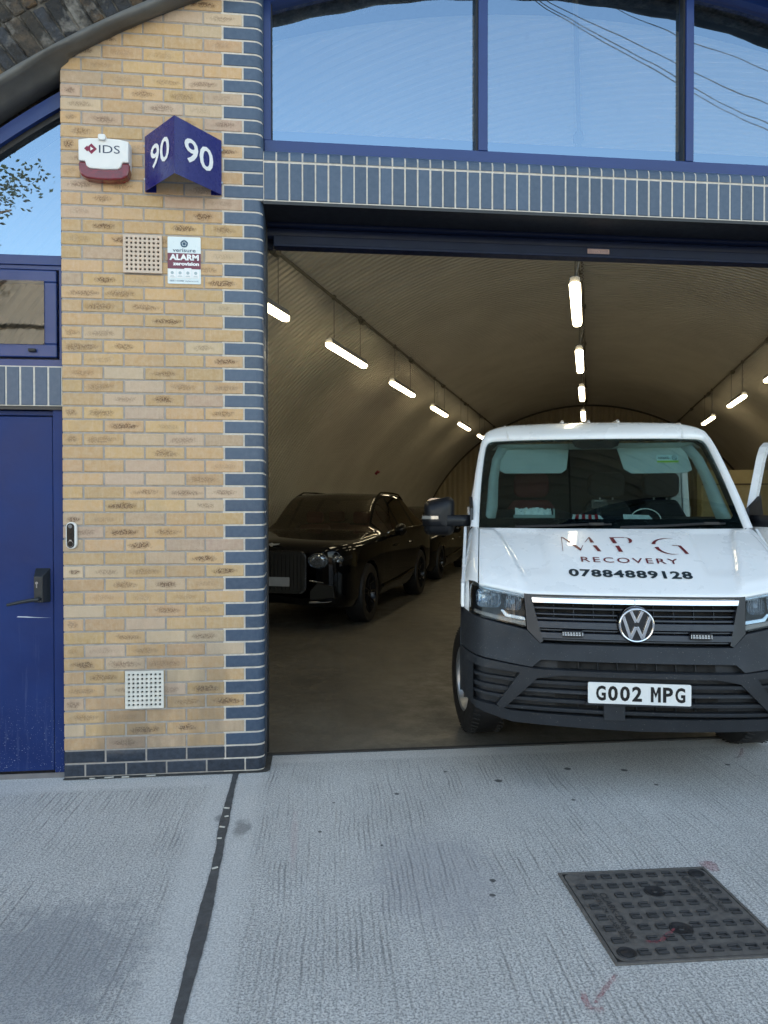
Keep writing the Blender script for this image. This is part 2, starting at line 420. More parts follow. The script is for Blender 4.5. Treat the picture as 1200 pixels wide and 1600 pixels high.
t.set(col=t.mix(t.ramp(t.noise(1.2, 5), .4, .7, 0, .7), br.outputs[0], (.04, .036, .03)), rough=.9); t.bump(br.outputs['Fac'], -.01)
vb_m = t.m; sp.build('spandrel', vb_m, viaduct)
tp = MB(); tp.box(-30, 34, YS - .08, YS + .3, HT, HT + .25); tp.box(-30, 34, YS + .3, 33, HT - .4, HT - .1); tp.box(-30, -3.6, .6, 33, -.2, HT - .4); tp.box(16.5, 34, .6, 33, -.2, HT - .4)
tp.box(-30, 34, 32, 33, -.2, HT - .4); tp.build('parapet_and_sun_block', vb_m, viaduct)  # parapet, with unseen massing added behind it to block the sun

# flashing along the arch against the infill wall
fl = MB(); rows = []
for i in range(120):
    th = radians(-70 + 140 * i / 119); X0 = arch_pt(th, 0)[0]
    wv = .006 * sin(i * 1.7) + .005 * sin(i * .63 + 1)
    dp = .09 if X0 < -.02 else 0
    prof = [(-.118, AR + .004), (-.112, AR - .016 + wv), (-.09, AR - .014 + wv), (-.05, AR - .008 + wv), (-.005, AR - .002 - .2 * dp), (dp - .01, AR - .004 - .35 * dp)]
    rows.append([arch_pt(th, y, r) for y, r in prof])
fl.grid(rows)
flm = mat('grey_flashing', (.10, .10, .095), .5, var=.25, scale=5, bump=.001)
flo = fl.build('lead_flashing', flm, None, smooth='all', solid=.006)
tag(flo, 'grey wavy flashing strip sealing the arch to the brick pier and window', 'flashing')

# ------------------------------------------------------------------ big arched window over the shutter
win_gl = glass_mat('window_glass', (.88, .92, .96), (.52, .74, 1.0), .36, wavy=.0010)
aw = thing('arched_window', 'wide blue framed arched window over the shutter reflecting sky and cables', 'window')
YF, YG = .09, .15
fr = MB(); mull = [(2.405, 2.462), (3.728, 3.778), (5.03, 5.085)]
XL, XR = 1.122, 6.4
def archline(xa, xb, dr, Y, n=30): return [(xa + (xb - xa) * i / n, Y, arch_z(xa + (xb - xa) * i / n, Y, AR - dr)) for i in range(n + 1)]
fr.box(XL, XR, YF, YG + .03, 3.603, 3.692)
fr.box(XL - .01, XL + .04, YF, YG + .03, 3.692, arch_z(XL, 0) - .02)
fr.box(XR - .05, XR, YF, YG + .03, 3.692, arch_z(XR, 0))
A = archline(XL + .04, XR - .05, .05, YF, 60); B_ = archline(XL + .04, XR - .05, -.03, YF, 60)
for y in (YF, YG + .03): fr.grid([[(p[0], y, p[2]) for p in A], [(p[0], y, p[2]) for p in B_]])
fr.grid([[(p[0], YF, p[2]) for p in A], [(p[0], YG + .03, p[2]) for p in A]])
fr.build('frame', navy, aw, bevel=.003)
gk = MB()
for a_, b_ in mull:
    m_ = MB(); m_.box(a_, b_, YF - .004, YG + .035, 3.692, arch_z(a_, 0, AR - .04)); m_.build('mullion', navy, aw, bevel=.003)
edges = [XL + .04] + [v for p in mull for v in p] + [XR - .05]
for k in range(0, len(edges), 2):
    xa, xb = edges[k], edges[k + 1]; P = archline(xa, xb, .06, 0, 16); g = MB()
    zz = [(p[0], p[2] + .01) for p in P]
    g.grid([[(x, YG, 3.69) for x, z in zz], [(x, YG, z) for x, z in zz]])
    g.build('pane', win_gl, aw)
    gk.box(xb - .012, xb + .001, YF + .012, YG - .002, 3.69, zz[-1][1]); gk.box(xa, xa + .006, YF + .02, YG - .002, 3.69, zz[0][1]); gk.box(xa, xb, YF + .02, YG - .002, 3.688, 3.697)
gk.build('gasket', black_rub, aw)

# ------------------------------------------------------------------ left bay: window, door
def onp(X, Z, Y): k = (4.3103 + Y) / 4.3103; return 1.352 + (X - 1.352) * k, 1.5587 + (Z - 1.5587) * k
lw = thing('side_window', 'blue framed window with a small opening light left of the brick pier', 'window')
f = MB(); XE = -.001; YB = .07
f.box(-1.62, XE, YB, .15, 2.91, 2.965); f.box(-.022, XE, YB, .15, 2.965, 3.97)
f.box(-1.62, -1.58, YB, .15, 2.33, 3.1)
A = [(x, z - .19) for x, _, z in archline(-1.6, -.02, 0, 0, 24)]; B_ = [(x, z - .10) for x, _, z in archline(-1.6, -.02, 0, 0, 24)]
for y in (YB, .15): f.grid([[(x, y, z) for x, z in A], [(x, y, z) for x, z in B_]])
for Q in (A, B_): f.grid([[(x, YB, z) for x, z in Q], [(x, .15, z) for x, z in Q]])
f.build('frame', navy, lw, bevel=.003)
g = MB(); g.grid([[(x, .13, 2.96) for x, z in A], [(x, .13, z + .02) for x, z in A]])
g.build('pane', win_gl, lw)
g = MB()
g.grid([[(x, .10, z - .035) for x, z in A], [(x, .10, z + .005) for x, z in A]]); g.grid([[(x, .10, z - .035) for x, z in A], [(x, .13, z - .035) for x, z in A]]); g.build('gasket', black_rub, lw)
cs = MB(); cs.box(-1.58, XE, YB, .14, 2.33, 2.375); cs.box(-1.58, XE, YB + .01, .14, 2.885, 2.91); cs.box(-.035, XE, YB, .14, 2.375, 2.885)
cs.build('casement_frame', navy, lw, bevel=.003)
sa = MB(); xo, xi = -.045, -.115
sa.box(-1.57, xo, YB - .012, .12, 2.385, 2.46); sa.box(-1.57, xo, YB - .012, .12, 2.81, 2.877); sa.box(xi, xo, YB - .012, .12, 2.46, 2.81); sa.build('sash', navy, lw, bevel=.006)
g = MB(); g.grid([[(-1.57, .05, 2.455), (xi + .005, .05, 2.455)], [(-1.57, .05, 2.815), (xi + .005, .05, 2.815)]])
g.build('sash_pane', glass_mat('low_glass', (.35, .35, .34), (.8, .85, .85), .07, wavy=.001), lw)
g = MB(); g.box(-.195, -.155, .035, .06, 2.413, 2.43); g.build('vent_slot', black_rub, lw, bevel=.003)

t = NT('door_paint'); v = t.noise(2.2, 4)
c = t.mix(t.ramp(v, .35, .65), (.004, .020, .115), (.006, .028, .145))
z_ = t.xyz(); st_ = t.math('MULTIPLY', t.ramp(t.noise(7, 4, .7, sc=(5, 1, .35)), .58, .72, 0, .25), t.ramp(z_[2], 1.1, .1))
c = t.mix(st_, c, (.16, .2, .32))
c = t.mix(t.math('MULTIPLY', t.ramp(t.noise(160, 1), .70, .74), t.ramp(z_[2], .5, .05)), c, (.5, .52, .55))
t.set(col=c, rough=t.ramp(v, .3, .7, .38, .55), spec=.3); t.bump(t.noise(6, 3), .004); door_m = t.m
dr = thing('blue_door', 'solid dark blue steel door with a scratch and black lever handle', 'door')
d = MB(); d.box(-1.05, -.062, .03, .08, .04, 2.045); d.build('door_leaf', door_m, dr, bevel=.004)
d = MB(); d.box(-.058, -.002, .02, .12, .03, 2.10); d.box(-1.16, -.058, .045, .12, 2.052, 2.08); d.box(-1.16, -1.06, .03, .12, .03, 2.08); d.build('door_frame', door_m, dr, bevel=.004)
d = MB(); d.box(-1.06, -.002, .02, .14, 0, .03); d.build('threshold', steel, dr)
lk = MB(); X0, X1, Z0, Z1 = -.158, -.078, 1.0, 1.19
lk.add([(X0, .03, Z0), (X1, .03, Z0), (X1, .03, Z1), (X0, .03, Z1), (X0 + .012, -.035, Z0 + .004), (X1 - .022, -.035, Z0 + .004), (X1 - .022, -.035, Z1 - .042), (X0 + .012, -.035, Z1 - .042)],
       [(4, 5, 6, 7), (0, 1, 5, 4), (1, 2, 6, 5), (2, 3, 7, 6), (3, 0, 4, 7)])
lko = lk.build('lock_case', mat('grey_black_metal', (.025, .03, .035), .35, metal=.2), dr, bevel=.003)
q = MB(); q.prism(circ(-.131, 1.113, .0075, 14), -.037, -.034); q.box(-.1335, -.1285, -.037, -.034, 1.086, 1.11); q.build('keyhole', steel, lko)
hd = MB(); hd.tube([(-.115, .0, 1.024), (-.118, -.07, 1.026), (-.15, -.082, 1.022), (-.21, -.082, 1.012), (-.272, -.08, .998)], [.011, .011, .0105, .0095, .008], 10)
hd.build('lever_handle', mat('grey_black_metal', (.03, .035, .04), .3), dr, smooth=True)
sc = MB(); sc.add([(-.262, .0285, .915), (-.21, .0285, .9125), (-.15, .0285, .910), (-.075, .0285, .909), (-.15, .0285, .9125), (-.21, .0285, .918), (-.255, .0285, .920)], [(0, 1, 2, 3, 4, 5, 6)])
sc.build('scratch', mat('bare_scratch', (.55, .6, .7), .5), dr)
sb = MB(); sb.box(-1.65, -1.16, 0.0, .33, 0, 2.33); tag(sb.build('brick_jamb', vb_m), 'plain brick jamb on the far side of the blue door', 'wall')

# ------------------------------------------------------------------ things fixed on the pier
y0 = -.002
ab = thing('alarm_box', 'white alarm box with red lower lens and IDS logo high on the pier', 'alarm box', (.252, 0, 3.466))
def shield(w, h, r, cut=0):
    P = [(-w, h * .86), (-w * .6, h * .97), (0, h), (w * .6, h * .97), (w, h * .86)]
    P += [(w * .985, -h * .45), (w * .9, -h * .78), (w * .7, -h * .95), (w * .3, -h * 1.0), (-w * .3, -h * 1.0), (-w * .7, -h * .95), (-w * .9, -h * .78), (-w * .985, -h * .45)]
    return P
b = MB(); b.prism(shield(.138, .112, 0), -.05, -.001); b.build('base', white_pl, ab, bevel=.006)
lensm = mat('red_lens', (.16, .004, .010), .15, coat=.5, var=.3, scale=30)
b = MB(); b.prism([(-.136, -.02), (-.136, -.06), (-.126, -.092), (-.094, -.110), (-.03, -.116), (.03, -.116), (.094, -.110), (.126, -.092), (.136, -.06), (.136, -.02)], -.066, -.004); b.build('red_lens', lensm, ab, bevel=.008)
b = MB(); P = [(-.135, .096), (-.08, .107), (0, .110), (.08, .107), (.135, .096), (.134, -.018), (.1, -.02), (.092, -.045), (.075, -.058), (0, -.062), (-.075, -.058), (-.092, -.045), (-.1, -.02), (-.134, -.018)]
b.prism(P, -.074, -.006); b.build('cover', white_pl, ab, bevel=.005)
b = MB(); b.prism(rrect(-.026, .014, .093, .125, .008), -.09, -.02); b.build('nozzle', white_pl, ab, bevel=.004)
navy_ink = mat('navy_ink', (.03, .05, .10), .5)
b = MB(); mtext(b, 'IDS', lambda x, y: (-.024 + x, -.0752, .026 + y), .112, .044); b.build('logo_text', navy_ink, ab)
b = MB()
for cx, w_, tone in ((-.087, .016, 0), (-.064, .029, 1)):
    P = [(cx - w_, .047), (cx, .047 + w_), (cx + w_, .047), (cx, .047 - w_)]
    b.prism(P, -.0752 - .0003 * tone, -.074)
b.build('logo_mark', mat('maroon_ink', (.22, .01, .05), .5), ab)
b = MB(); b.prism([(-.069, .036), (-.069, .058), (-.053, .047)], -.0765, -.0755); b.build('logo_arrow', white_pl, ab)

ns = thing('number_sign', 'blue folded sign reading 90 on both faces beside the alarm box', 'sign', (0, 0, 0))
sgm = mat('sign_blue', (.012, .016, .155), .28, coat=.2, var=.05)
xa, xf, xb, yf, z0, z1 = .462, .668, .886, -.27, 3.316, 3.622
b = MB(); b.grid([[(xa, -.002, z0), (xa, -.015, z0), (xf, yf, z0), (xb, -.015, z0), (xb, -.002, z0)], [(xa, -.002, z1), (xa, -.015, z1), (xf, yf, z1), (xb, -.015, z1), (xb, -.002, z1)]]); b.build('folded_plate', sgm, ns, solid=.003)
b = MB(); b.box(xa + .004, xa + .06, -.006, -.001, z0, z0 + .3); b.box(xb - .06, xb - .004, -.006, -.001, z0, z0 + .3); b.build('bracket', sgm, ns)
wt = mat('white_vinyl', (.85, .86, .87), .4, var=.02)
for (p, q, nm) in (((xa, -.015), (xf, yf), 0), ((xf, yf), (xb, -.015), 1)):
    dx, dy = q[0] - p[0], q[1] - p[1]; l = sqrt(dx * dx + dy * dy); ux, uy = dx / l, dy / l; nx, ny = uy, -ux
    b = MB()
    def fn(x, y): s_ = l / 2 + x + (.012 if nm == 0 else -.0); return (p[0] + ux * s_ + nx * .0035, p[1] + uy * s_ + ny * .0035, 3.408 + y)
    mtext(b, '90', fn, .205, .132, bold=.014, center=True); b.build('numerals', wt, ns)
b = MB()
for xx in (xa - .002, xb + .002):
    for zz in (z0 + .07, z1 - .05): b.prism(circ(xx, zz, .006, 10), -.012, -.004)
b.build('rivets', steel, ns)

def airbrick(label, cx, cz, m_):
    T_ = thing('air_brick', label, 'air vent', (cx, 0, cz), group='square air vents in the brick pier')
    s_ = .1065; n = 8; cell = .0245; h = .0125; b = MB()
    xs = [-s_]; st = -cell * n / 2 + (cell - h) / 2
    for k in range(n): xs += [st + k * cell, st + k * cell + h]
    xs.append(s_); yy = -.004
    P = [[(x, yy, z) for x in xs] for z in xs]
    b.grid(P, skip=lambda i, j: i % 2 == 1 and j % 2 == 1)
    for i in range(1, len(xs) - 2, 2):
        for j in range(1, len(xs) - 2, 2):
            xa, xb, za, zb = xs[j], xs[j + 1], xs[i], xs[i + 1]; e = .001
            b.add([(xa, yy, za), (xb, yy, za), (xb, yy, zb), (xa, yy, zb), (xa + e, .010, za + e), (xb - e, .010, za + e), (xb - e, .010, zb - e), (xa + e, .010, zb - e)],
                  [(0, 1, 5, 4), (1, 2, 6, 5), (2, 3, 7, 6), (3, 0, 4, 7)])
    b.add([(-s_, yy, -s_), (s_, yy, -s_), (s_, yy, s_), (-s_, yy, s_), (-s_, .01, -s_), (s_, .01, -s_), (s_, .01, s_), (-s_, .01, s_)], [(0, 1, 5, 4), (1, 2, 6, 5), (2, 3, 7, 6), (3, 0, 4, 7)])
    b.build('grille', m_, T_, fix=False)
    b = MB(); b.grid([[(-s_ * .97, .0095, -s_ * .97), (s_ * .97, .0095, -s_ * .97)], [(-s_ * .97, .0095, s_ * .97), (s_ * .97, .0095, s_ * .97)]]); b.build('backing', dark, T_)
# bricks behind the vents are removed by leaving the vent proud of the face: the recess box stands 8 mm out
airbrick('square cream terracotta air vent beside the white alarm sign', .4465, 2.964, mat('cream_terracotta', (.62, .50, .40), .8, var=.08))
airbrick('square white air vent low down near the foot of the pier', .445, .496, mat('white_vent', (.68, .66, .60), .7, var=.12))
for o in bpy.data.objects:
    if o.name.startswith('air_brick'): o.location.y = -.013

als = thing('alarm_sign', 'small white and maroon alarm notice screwed beside the upper air vent', 'sign', (.675, 0, 2.938))
b = MB(); b.prism(rrect(-.092, .092, -.133, .133, .006), -.006, -.001); b.build('plate', mat('sign_white', (.72, .80, .82), .3, var=.02), als)
b = MB(); b.box(-.092, .092, -.0075, -.006, -.048, .04); b.build('maroon_band', mat('maroon', (.16, .03, .06), .4, var=.05), als)
b = MB(); mtext(b, 'verisure', lambda x, y: (x, -.007, .047 + y), .128, .02, bold=.012, center=True)
for k in range(5):
    t_ = pi / 2 + 2 * pi * k / 5; t2 = t_ + 2 * pi / 5
    b.prism([(.022 * cos(t_), .094 + .022 * sin(t_)), (.029 * cos((t_ + t2) / 2) * .72, .094 + .029 * .72 * sin((t_ + t2) / 2)), (.022 * cos(t2), .094 + .022 * sin(t2)), (.014 * cos(t2), .094 + .014 * sin(t2)), (.014 * cos(t_), .094 + .014 * sin(t_))], -.0075, -.006)
b.prism(circ(0, .094, .009, 12), -.0075, -.006)
mtext(b, '0800 118 8989  verisure.co.uk', lambda x, y: (x, -.007, -.121 + y), .160, .009, center=True)
b.build('blue_print', mat('slate_ink', (.03, .09, .15), .5), als)
b = MB(); mtext(b, 'ALARM', lambda x, y: (x, -.0085, .0 + y), .164, .034, bold=.05, center=True); mtext(b, 'zerovision', lambda x, y: (x + .01, -.0085, -.03 + y), .146, .02, bold=.045, center=True)
for k in range(4): zo = .004 if k == 2 else 0; b.box(-.086 + k * .0435, -.086 + k * .0435 + .039, -.0085, -.006, -.1, -.052 + zo * 2)
b.build('white_print', wt, als)
b = MB()
for k in range(4):
    cx = -.0665 + k * .0435; b.prism(circ(cx, -.072, .009, 10), -.0092, -.0084); b.box(cx - .013, cx + .013, -.0092, -.0084, -.094, -.0915); b.box(cx - .009, cx + .009, -.0092, -.0084, -.089, -.087)
b.build('pictograms', mat('pale_grey_ink', (.38, .47, .5), .5), als)

db = thing('video_doorbell', 'slim white and black video doorbell on the pier beside the door', 'doorbell', (.052, 0, 1.376))
b = MB(); b.prism(rrect(-.0295, .0295, -.075, .075, .029, 8), -.026, -.001); b.build('body', white_pl, db, bevel=.005)
b = MB(); b.prism(rrect(-.0225, .0175, -.069, .069, .0198, 8), -.031, -.02); fo = b.build('face', mat('bell_black', (.003, .003, .004), .25, spec=.3), db, bevel=.002)
b = MB(); b.prism(circ(-.0025, .052, .011, 20), -.033, -.03); b.build('lens', mat('lens_grey', (.08, .1, .12), .1), fo)
b = MB(); lathe(b, [(-.0325, .0155), (-.0325, .0168), (-.03, .0168)], -.0025, 0, -.047, 'y', 24); b.box(-.009, .004, -.0325, -.031, -.029, -.024); b.build('button', steel, fo)

# ------------------------------------------------------------------ roller shutter
sh = thing('roller_shutter', 'dark navy roller shutter rolled up under the long brick lintel', 'shutter')
shm = mat('shutter_navy', (.005, .011, .036), .45, spec=.25)
b = MB(); z = 3.20; P = []
while z < 3.62:
    P += [(.335, z), (.318, z + .012), (.312, z + .035), (.318, z + .058), (.335, z + .07)]; z += .0702
b.grid([[(1.125, y, z) for y, z in P], [(9.4, y, z) for y, z in P]]); b.build('slat_curtain', shm, sh, smooth=True)
b = MB(); b.box(1.165, 9.4, .30, .36, 3.155, 3.212); b.box(1.165, 9.4, .285, .372, 3.140, 3.158); bb_ = b.build('bottom_rail', shm, sh, bevel=.004)
b = MB(); b.box(3.175, 3.32, .2965, .2995, 3.168, 3.198); lo = b.build('maker_label', mat('pink_label', (.45, .30, .27), .6), bb_)
b = MB(); [mtext(b, tx, lambda x, y, q=q: (3.182 + x, .2955, 3.189 - q * .009 + y), .13, .006) for q, tx in enumerate(['SECURITY SHUTTERS', 'SERVICE  REPAIR', 'INSTALLATION'])]; b.build('label_print', navy_ink, lo)
b = MB(); b.box(1.0, 9.5, .40, .43, 3.16, 3.9); b.box(1.0, 9.5, .27, .43, 3.62, 3.64); b.build('shutter_box', shm, sh)
b = MB(); b.box(1.105, 1.128, .31, .37, 0, 3.3); b.box(1.105, 1.165, .31, .33, 0, .0) if False else None; b.build('guide_rail', black_pl, sh)

# far jamb of the opening and infill wall beyond (outside the frame)
b = MB(); b.box(9.4, 11.5, 0, .36, 0, 4.2); b.build('wall_far', vb_m)
tag(bpy.data.objects['wall_far'], 'brick infill beyond the far side of the shutter opening', 'wall'); bpy.data.objects['wall_far'].name = 'infill_wall'

# ------------------------------------------------------------------ ground
t = NT('brushed_concrete'); o = t.obj(); X = t.xyz(); big = t.noise(.9, 5, .65); fine = t.noise(120, 3, .75); med = t.noise(38, 4, .7)
c = t.mix(t.ramp(big, .32, .68), (.56, .55, .525), (.74, .73, .70))
c = t.mix(t.ramp(med, .38, .66, 0, .4), c, (.36, .36, .36))
c = t.mix(t.ramp(fine, .45, .58, 0, .78), c, (.15, .155, .16))
c = t.mix(t.ramp(t.noise(190, 2, .5), .60, .68, 0, .6), c, (.92, .92, .92))
wob = t.math('MULTIPLY', t.noise(1.1, 3), .05)
gx = t.math('ADD', t.math('ADD', X[0], wob), t.math('MULTIPLY', X[1], -.04))
ph = t.math('ADD', t.math('MULTIPLY', gx, 2 * pi / .023), t.math('MULTIPLY', t.noise(1.1, 2, .5), 9.))
lines = t.math('MULTIPLY_ADD', t.math('SINE', ph), .5, .5)
vec = t.n('CombineXYZ', {0: t.math('MULTIPLY', gx, 30.), 1: t.math('MULTIPLY', X[1], 1.6), 2: 0.}).outputs[0]
lvar = t.n('TexNoise', {'Vector': vec, 'Scale': 1.2, 'Detail': 4, 'Roughness': .7}).outputs['Fac']
lm = t.math('MULTIPLY', t.math('MULTIPLY', t.ramp(lines, .45, .95), t.ramp(lvar, .42, .62, .05, 1)), t.ramp(t.noise(1.5, 3), .38, .60, .12, 1))
lm = t.math('MULTIPLY', lm, t.ramp(t.noise(70, 3, .7), .38, .58, .35, 1))
dj = t.math('ABSOLUTE', t.math('SUBTRACT', t.math('ADD', X[0], t.math('MULTIPLY', t.noise(9, 2), .02)), .975))
marg = t.math('MAXIMUM', t.ramp(dj, .19, .11), t.math('MAXIMUM', t.math('MULTIPLY', t.ramp(X[1], -.22, -.16), t.ramp(X[0], 1.12, 1.1)), t.ramp(X[1], .10, .14)))
lm = t.math('MULTIPLY', lm, t.math('SUBTRACT', 1., marg))
c = t.mix(t.math('MULTIPLY', lm, .85), c, (.19, .19, .195))
c = t.mix(t.math('MULTIPLY', marg, .28), c, (.72, .71, .69))
# worn dark patch and damp stains
for (sx, sy, rx, ry, cc, k) in ((.45, -1.75, .42, .5, (.2, .21, .23), .55), (1.9, -1.3, .35, .5, (.3, .3, .33), .4), (-.6, -1.0, .7, .3, (.25, .26, .28), .35), (1.05, -.75, .05, .12, (.12, .12, .12), .6), (.93, -.62, .03, .05, (.14, .14, .14), .6), (1.3, -.9, .02, .35, (.5, .33, .33), .22)):
    q = t.math('SQRT', t.math('ADD', t.math('POWER', t.math('DIVIDE', t.math('SUBTRACT', X[0], sx), rx), 2.), t.math('POWER', t.math('DIVIDE', t.math('SUBTRACT', X[1], sy), ry), 2.)))
    q = t.math('ADD', q, t.math('MULTIPLY', t.math('SUBTRACT', t.noise(14, 4, .7), .5), 1.5))
    c = t.mix(t.ramp(q, 1.0, .5, 0, k), c, cc)
# old trodden chewing gum
for (sx, sy, r) in ((2.43, -.3, .022), (1.84, -.42, .014), (2.12, -1.36, .014), (2.09, -1.47, .013), (2.88, -.16, .02), (3.2, -.22, .02), (3.28, -.45, .012), (1.5, -.5, .008), (.0, -1.14, .02), (1.42, -.83, .009), (2.75, -.6, .012), (2.16, -.13, .012), (3.85, -.2, .015), (-.2, -.75, .012), (1.7, -1.0, .008)):
    q = t.math('SQRT', t.math('ADD', t.math('POWER', t.math('SUBTRACT', X[0], sx), 2.), t.math('POWER', t.math('SUBTRACT', X[1], sy), 2.)))
    q = t.math('ADD', q, t.math('MULTIPLY', t.math('SUBTRACT', t.noise(60, 2), .5), .018))
    c = t.mix(t.ramp(q, r * 1.1, r * .8, 0, .85), c, (.035, .037, .04))
t.set(col=c, rough=.82)
h = t.math('ADD', t.math('MULTIPLY', fine, .25), t.math('ADD', t.math('MULTIPLY', med, .6), t.math('MULTIPLY', lm, -1.2)))
t.bump(h, .004, .9); conc = t.m
g = MB(); g.grid([[(-200, -200, 0), (200, -200, 0)], [(-200, .27, 0), (200, .27, 0)]]); tag(g.build('forecourt', conc), kind='structure')
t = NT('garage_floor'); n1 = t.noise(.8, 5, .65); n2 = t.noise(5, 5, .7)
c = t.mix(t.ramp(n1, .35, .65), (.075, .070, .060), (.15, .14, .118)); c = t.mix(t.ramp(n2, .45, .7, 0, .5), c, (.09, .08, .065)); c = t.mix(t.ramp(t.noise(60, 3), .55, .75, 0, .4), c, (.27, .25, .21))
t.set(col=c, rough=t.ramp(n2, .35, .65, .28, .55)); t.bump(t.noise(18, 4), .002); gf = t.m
g = MB(); g.grid([[(-14, .27, .004), (45, .27, .004)], [(-14, 33, .004), (45, 33, .004)]]); tag(g.build('garage_floor', gf), kind='structure')
g = MB(); g.box(1.1, 9.4, .255, .285, -.01, .009); tag(g.build('door_sill', mat('black_sill', (.03, .03, .03), .7)), kind='structure')
# tar joint, gently ragged
g = MB(); L_, R_ = [], []; y = -.035
while y > -5.5:
    w_ = .017 + .004 * sin(y * 7) + .003 * random.random() + (.004 if y < -1 else 0); cx = .957 + .004 * sin(y * 3) + (.004 if y < -.9 else 0) - max(0, -y - 1) * .002 + .01 * max(0, min(1, -y)); L_.append((cx - w_, y, .004)); R_.append((cx + w_, y, .004)); y -= .03
g.grid([L_, R_]); tag(g.build('expansion_joint', mat('tar_filler', (.075, .078, .082), .6, var=.3, scale=25, bump=.002)), kind='structure')
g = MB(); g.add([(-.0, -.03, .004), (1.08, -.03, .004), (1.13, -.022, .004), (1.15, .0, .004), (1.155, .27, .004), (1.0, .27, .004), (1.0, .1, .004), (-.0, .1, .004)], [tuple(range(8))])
g.build('dark_strip', mat('dark_edge', (.05, .05, .048), .7, var=.4, scale=30)); tag(bpy.data.objects['dark_strip'], kind='structure')  # thin dark strip on the ground along the pier foot
# litter in the joint and along the wall base
lit = []
for k, (x, y, l) in enumerate([(.955, -.52, .03), (.965, -.62, .02), (.957, -.74, .028), (.958, -.86, .02), (.97, -1.14, .026), (.25, -.022, .05), (.34, -.025, .04), (.48, -.02, .05), (.16, -.03, .03)]):
    b = MB(); a_ = random.uniform(-.4, .8) if k < 5 else random.uniform(-.1, .1)
    b.box(-l / 2, l / 2, -.005, .005, 0, .004)
    nm_ = ['in the dark tar joint near the pier', 'in the dark tar joint just below the first scrap', 'midway along the littered stretch of the tar joint', 'lower in the littered stretch of the tar joint', 'farthest down the tar joint from the pier', 'at the foot of the pier, third from the door', 'at the foot of the pier, second from the far end', 'at the foot of the pier, farthest from the door', 'at the foot of the pier, nearest the blue door'][k]
    o_ = b.build('litter_scrap', mat('pale_litter', (.6, .58, .52), .8, var=.2), bevel=.001); o_.location = (x, y, .0045); o_.rotation_euler = (0, 0, a_)
    tag(o_, 'pale scrap of litter ' + nm_, 'litter', 'pale scraps of litter on the ground')

# ------------------------------------------------------------------ manhole cover
MHA = radians(-1.5)
mh = thing('manhole_cover', 'dark cast iron manhole cover set in the concrete forecourt', 'manhole cover', (2.715, -1.655, 0), MHA)
iron = NT('cast_iron'); n_ = iron.noise(30, 5, .7); iron.set(col=iron.mix(iron.ramp(n_, .35, .68), (.085, .080, .076), (.15, .138, .125)), rough=iron.ramp(n_, .3, .7, .5, .8), metal=0); iron.bump(iron.noise(180, 3), .0015); iron = iron.m
hw, hh = .306, .296
b = MB(); b.prism([], 0, 0) if False else None
for a_ in ((-hw - .012, hw + .012, -hh - .012, -hh), (-hw - .012, hw + .012, hh, hh + .012), (-hw - .012, -hw, -hh, hh), (hw, hw + .012, -hh, hh)): b.box(a_[0], a_[1], a_[2], a_[3], -.02, .0075)
b.build('rim', iron, mh, bevel=.002)
b = MB(); b.box(-hw, hw, -hh, hh, -.01, .004); b.build('frame_bed', dark, mh)
b = MB(); P = rrect(-hw + .004, hw - .004, -hh + .004, hh - .004, .03); n = len(P)
b.add([(x, y, .006) for x, y in P] + [(x, y, -.02) for x, y in P], [tuple(range(n))] + [(i, i + n, (i + 1) % n + n, (i + 1) % n) for i in range(n)]); plate = b.build('plate', iron, mh)
b = MB(); cols_, rows_ = 9, 8
for r in range(rows_):
    for k in range(cols_):
        cx = -hw + .045 + k * (2 * hw - .09) / (cols_ - 1); cy = hh - .042 - r * (2 * hh - .084) / (rows_ - 1)
        if (r % 2): cx += .0
        if r in (2, 3, 4, 5, 6) and k == 1 or r in (1, 2, 3, 4) and k == 7: continue
        if (r == 2 and k == 4) or (r == 5 and k == 4) or (r in (0, 7) and k in (0,)) or (r == 0 and k == 8): continue
        s_ = .02; w_ = .0075; d_ = 1 if k < 5 else -1; zt = .0135
        for bx in ((-s_, s_, s_ * .75 - w_, s_ * .75), (-s_, s_, -s_ * .75, -s_ * .75 + w_)): b.box(cx + bx[0], cx + bx[1], cy + bx[2], cy + bx[3], .005, zt)
        xx = cx - s_ if d_ > 0 else cx + s_ - w_
        b.box(xx, xx + w_, cy - s_ * .75 + w_, cy + s_ * .75 - w_, .005, zt)
b.build('raised_studs', mat('iron_relief_shadow', (.032, .033, .036), .6, var=.3), mh, bevel=.0015, seg=1)  # darker than the plate: the shadow of the relief is put into this colour
b = MB()
for (cx, cy) in ((.02, .128), (.0, -.128)): lathe(b, [(.005, .044), (.009, .042), (.009, .030), (.0075, .028), (.0075, .010), (.011, .008), (.011, .0)], cx, cy, 0, 'z', 28)
for (cx, cy) in ((-hw + .05, -hh + .045), (hw - .05, hh - .045)): lathe(b, [(.005, .036), (.010, .032), (.007, .022), (.011, .012), (.011, 0)], cx, cy, 0, 'z', 20)
b.build('key_holes', mat('iron_dark', (.02, .02, .022), .5), mh, smooth=True)
b = MB()
def mht(txt, x, y, l, h, rot):
    def fn(u, v):
        if rot > 0: return (x - v, y + u, .0105)
        return (x + v, y - u, .0105)
    mtext(b, txt, fn, l, h, bold=.01)
mht('CLARK-DRAIN', -hw + .095, .13, .30, .028, -1); mht('BS EN 124  CLASS B125', -hw + .068, .13, .32, .018, -1)
mht('CLARK-DRAIN', hw - .105, -.03, .27, .028, 1); mht('BS EN 124  CLASS B125', hw - .072, -.04, .29, .018, 1)
b.build('cast_lettering', mat('iron_relief_shadow', (.03, .03, .03), .6), mh)
pm = NT('red_spray'); pm.t.nodes.remove(pm.p)
df = pm.n('BsdfDiffuse', {'Color': (.42, .10, .13, 1)}); tr = pm.n('BsdfTransparent')
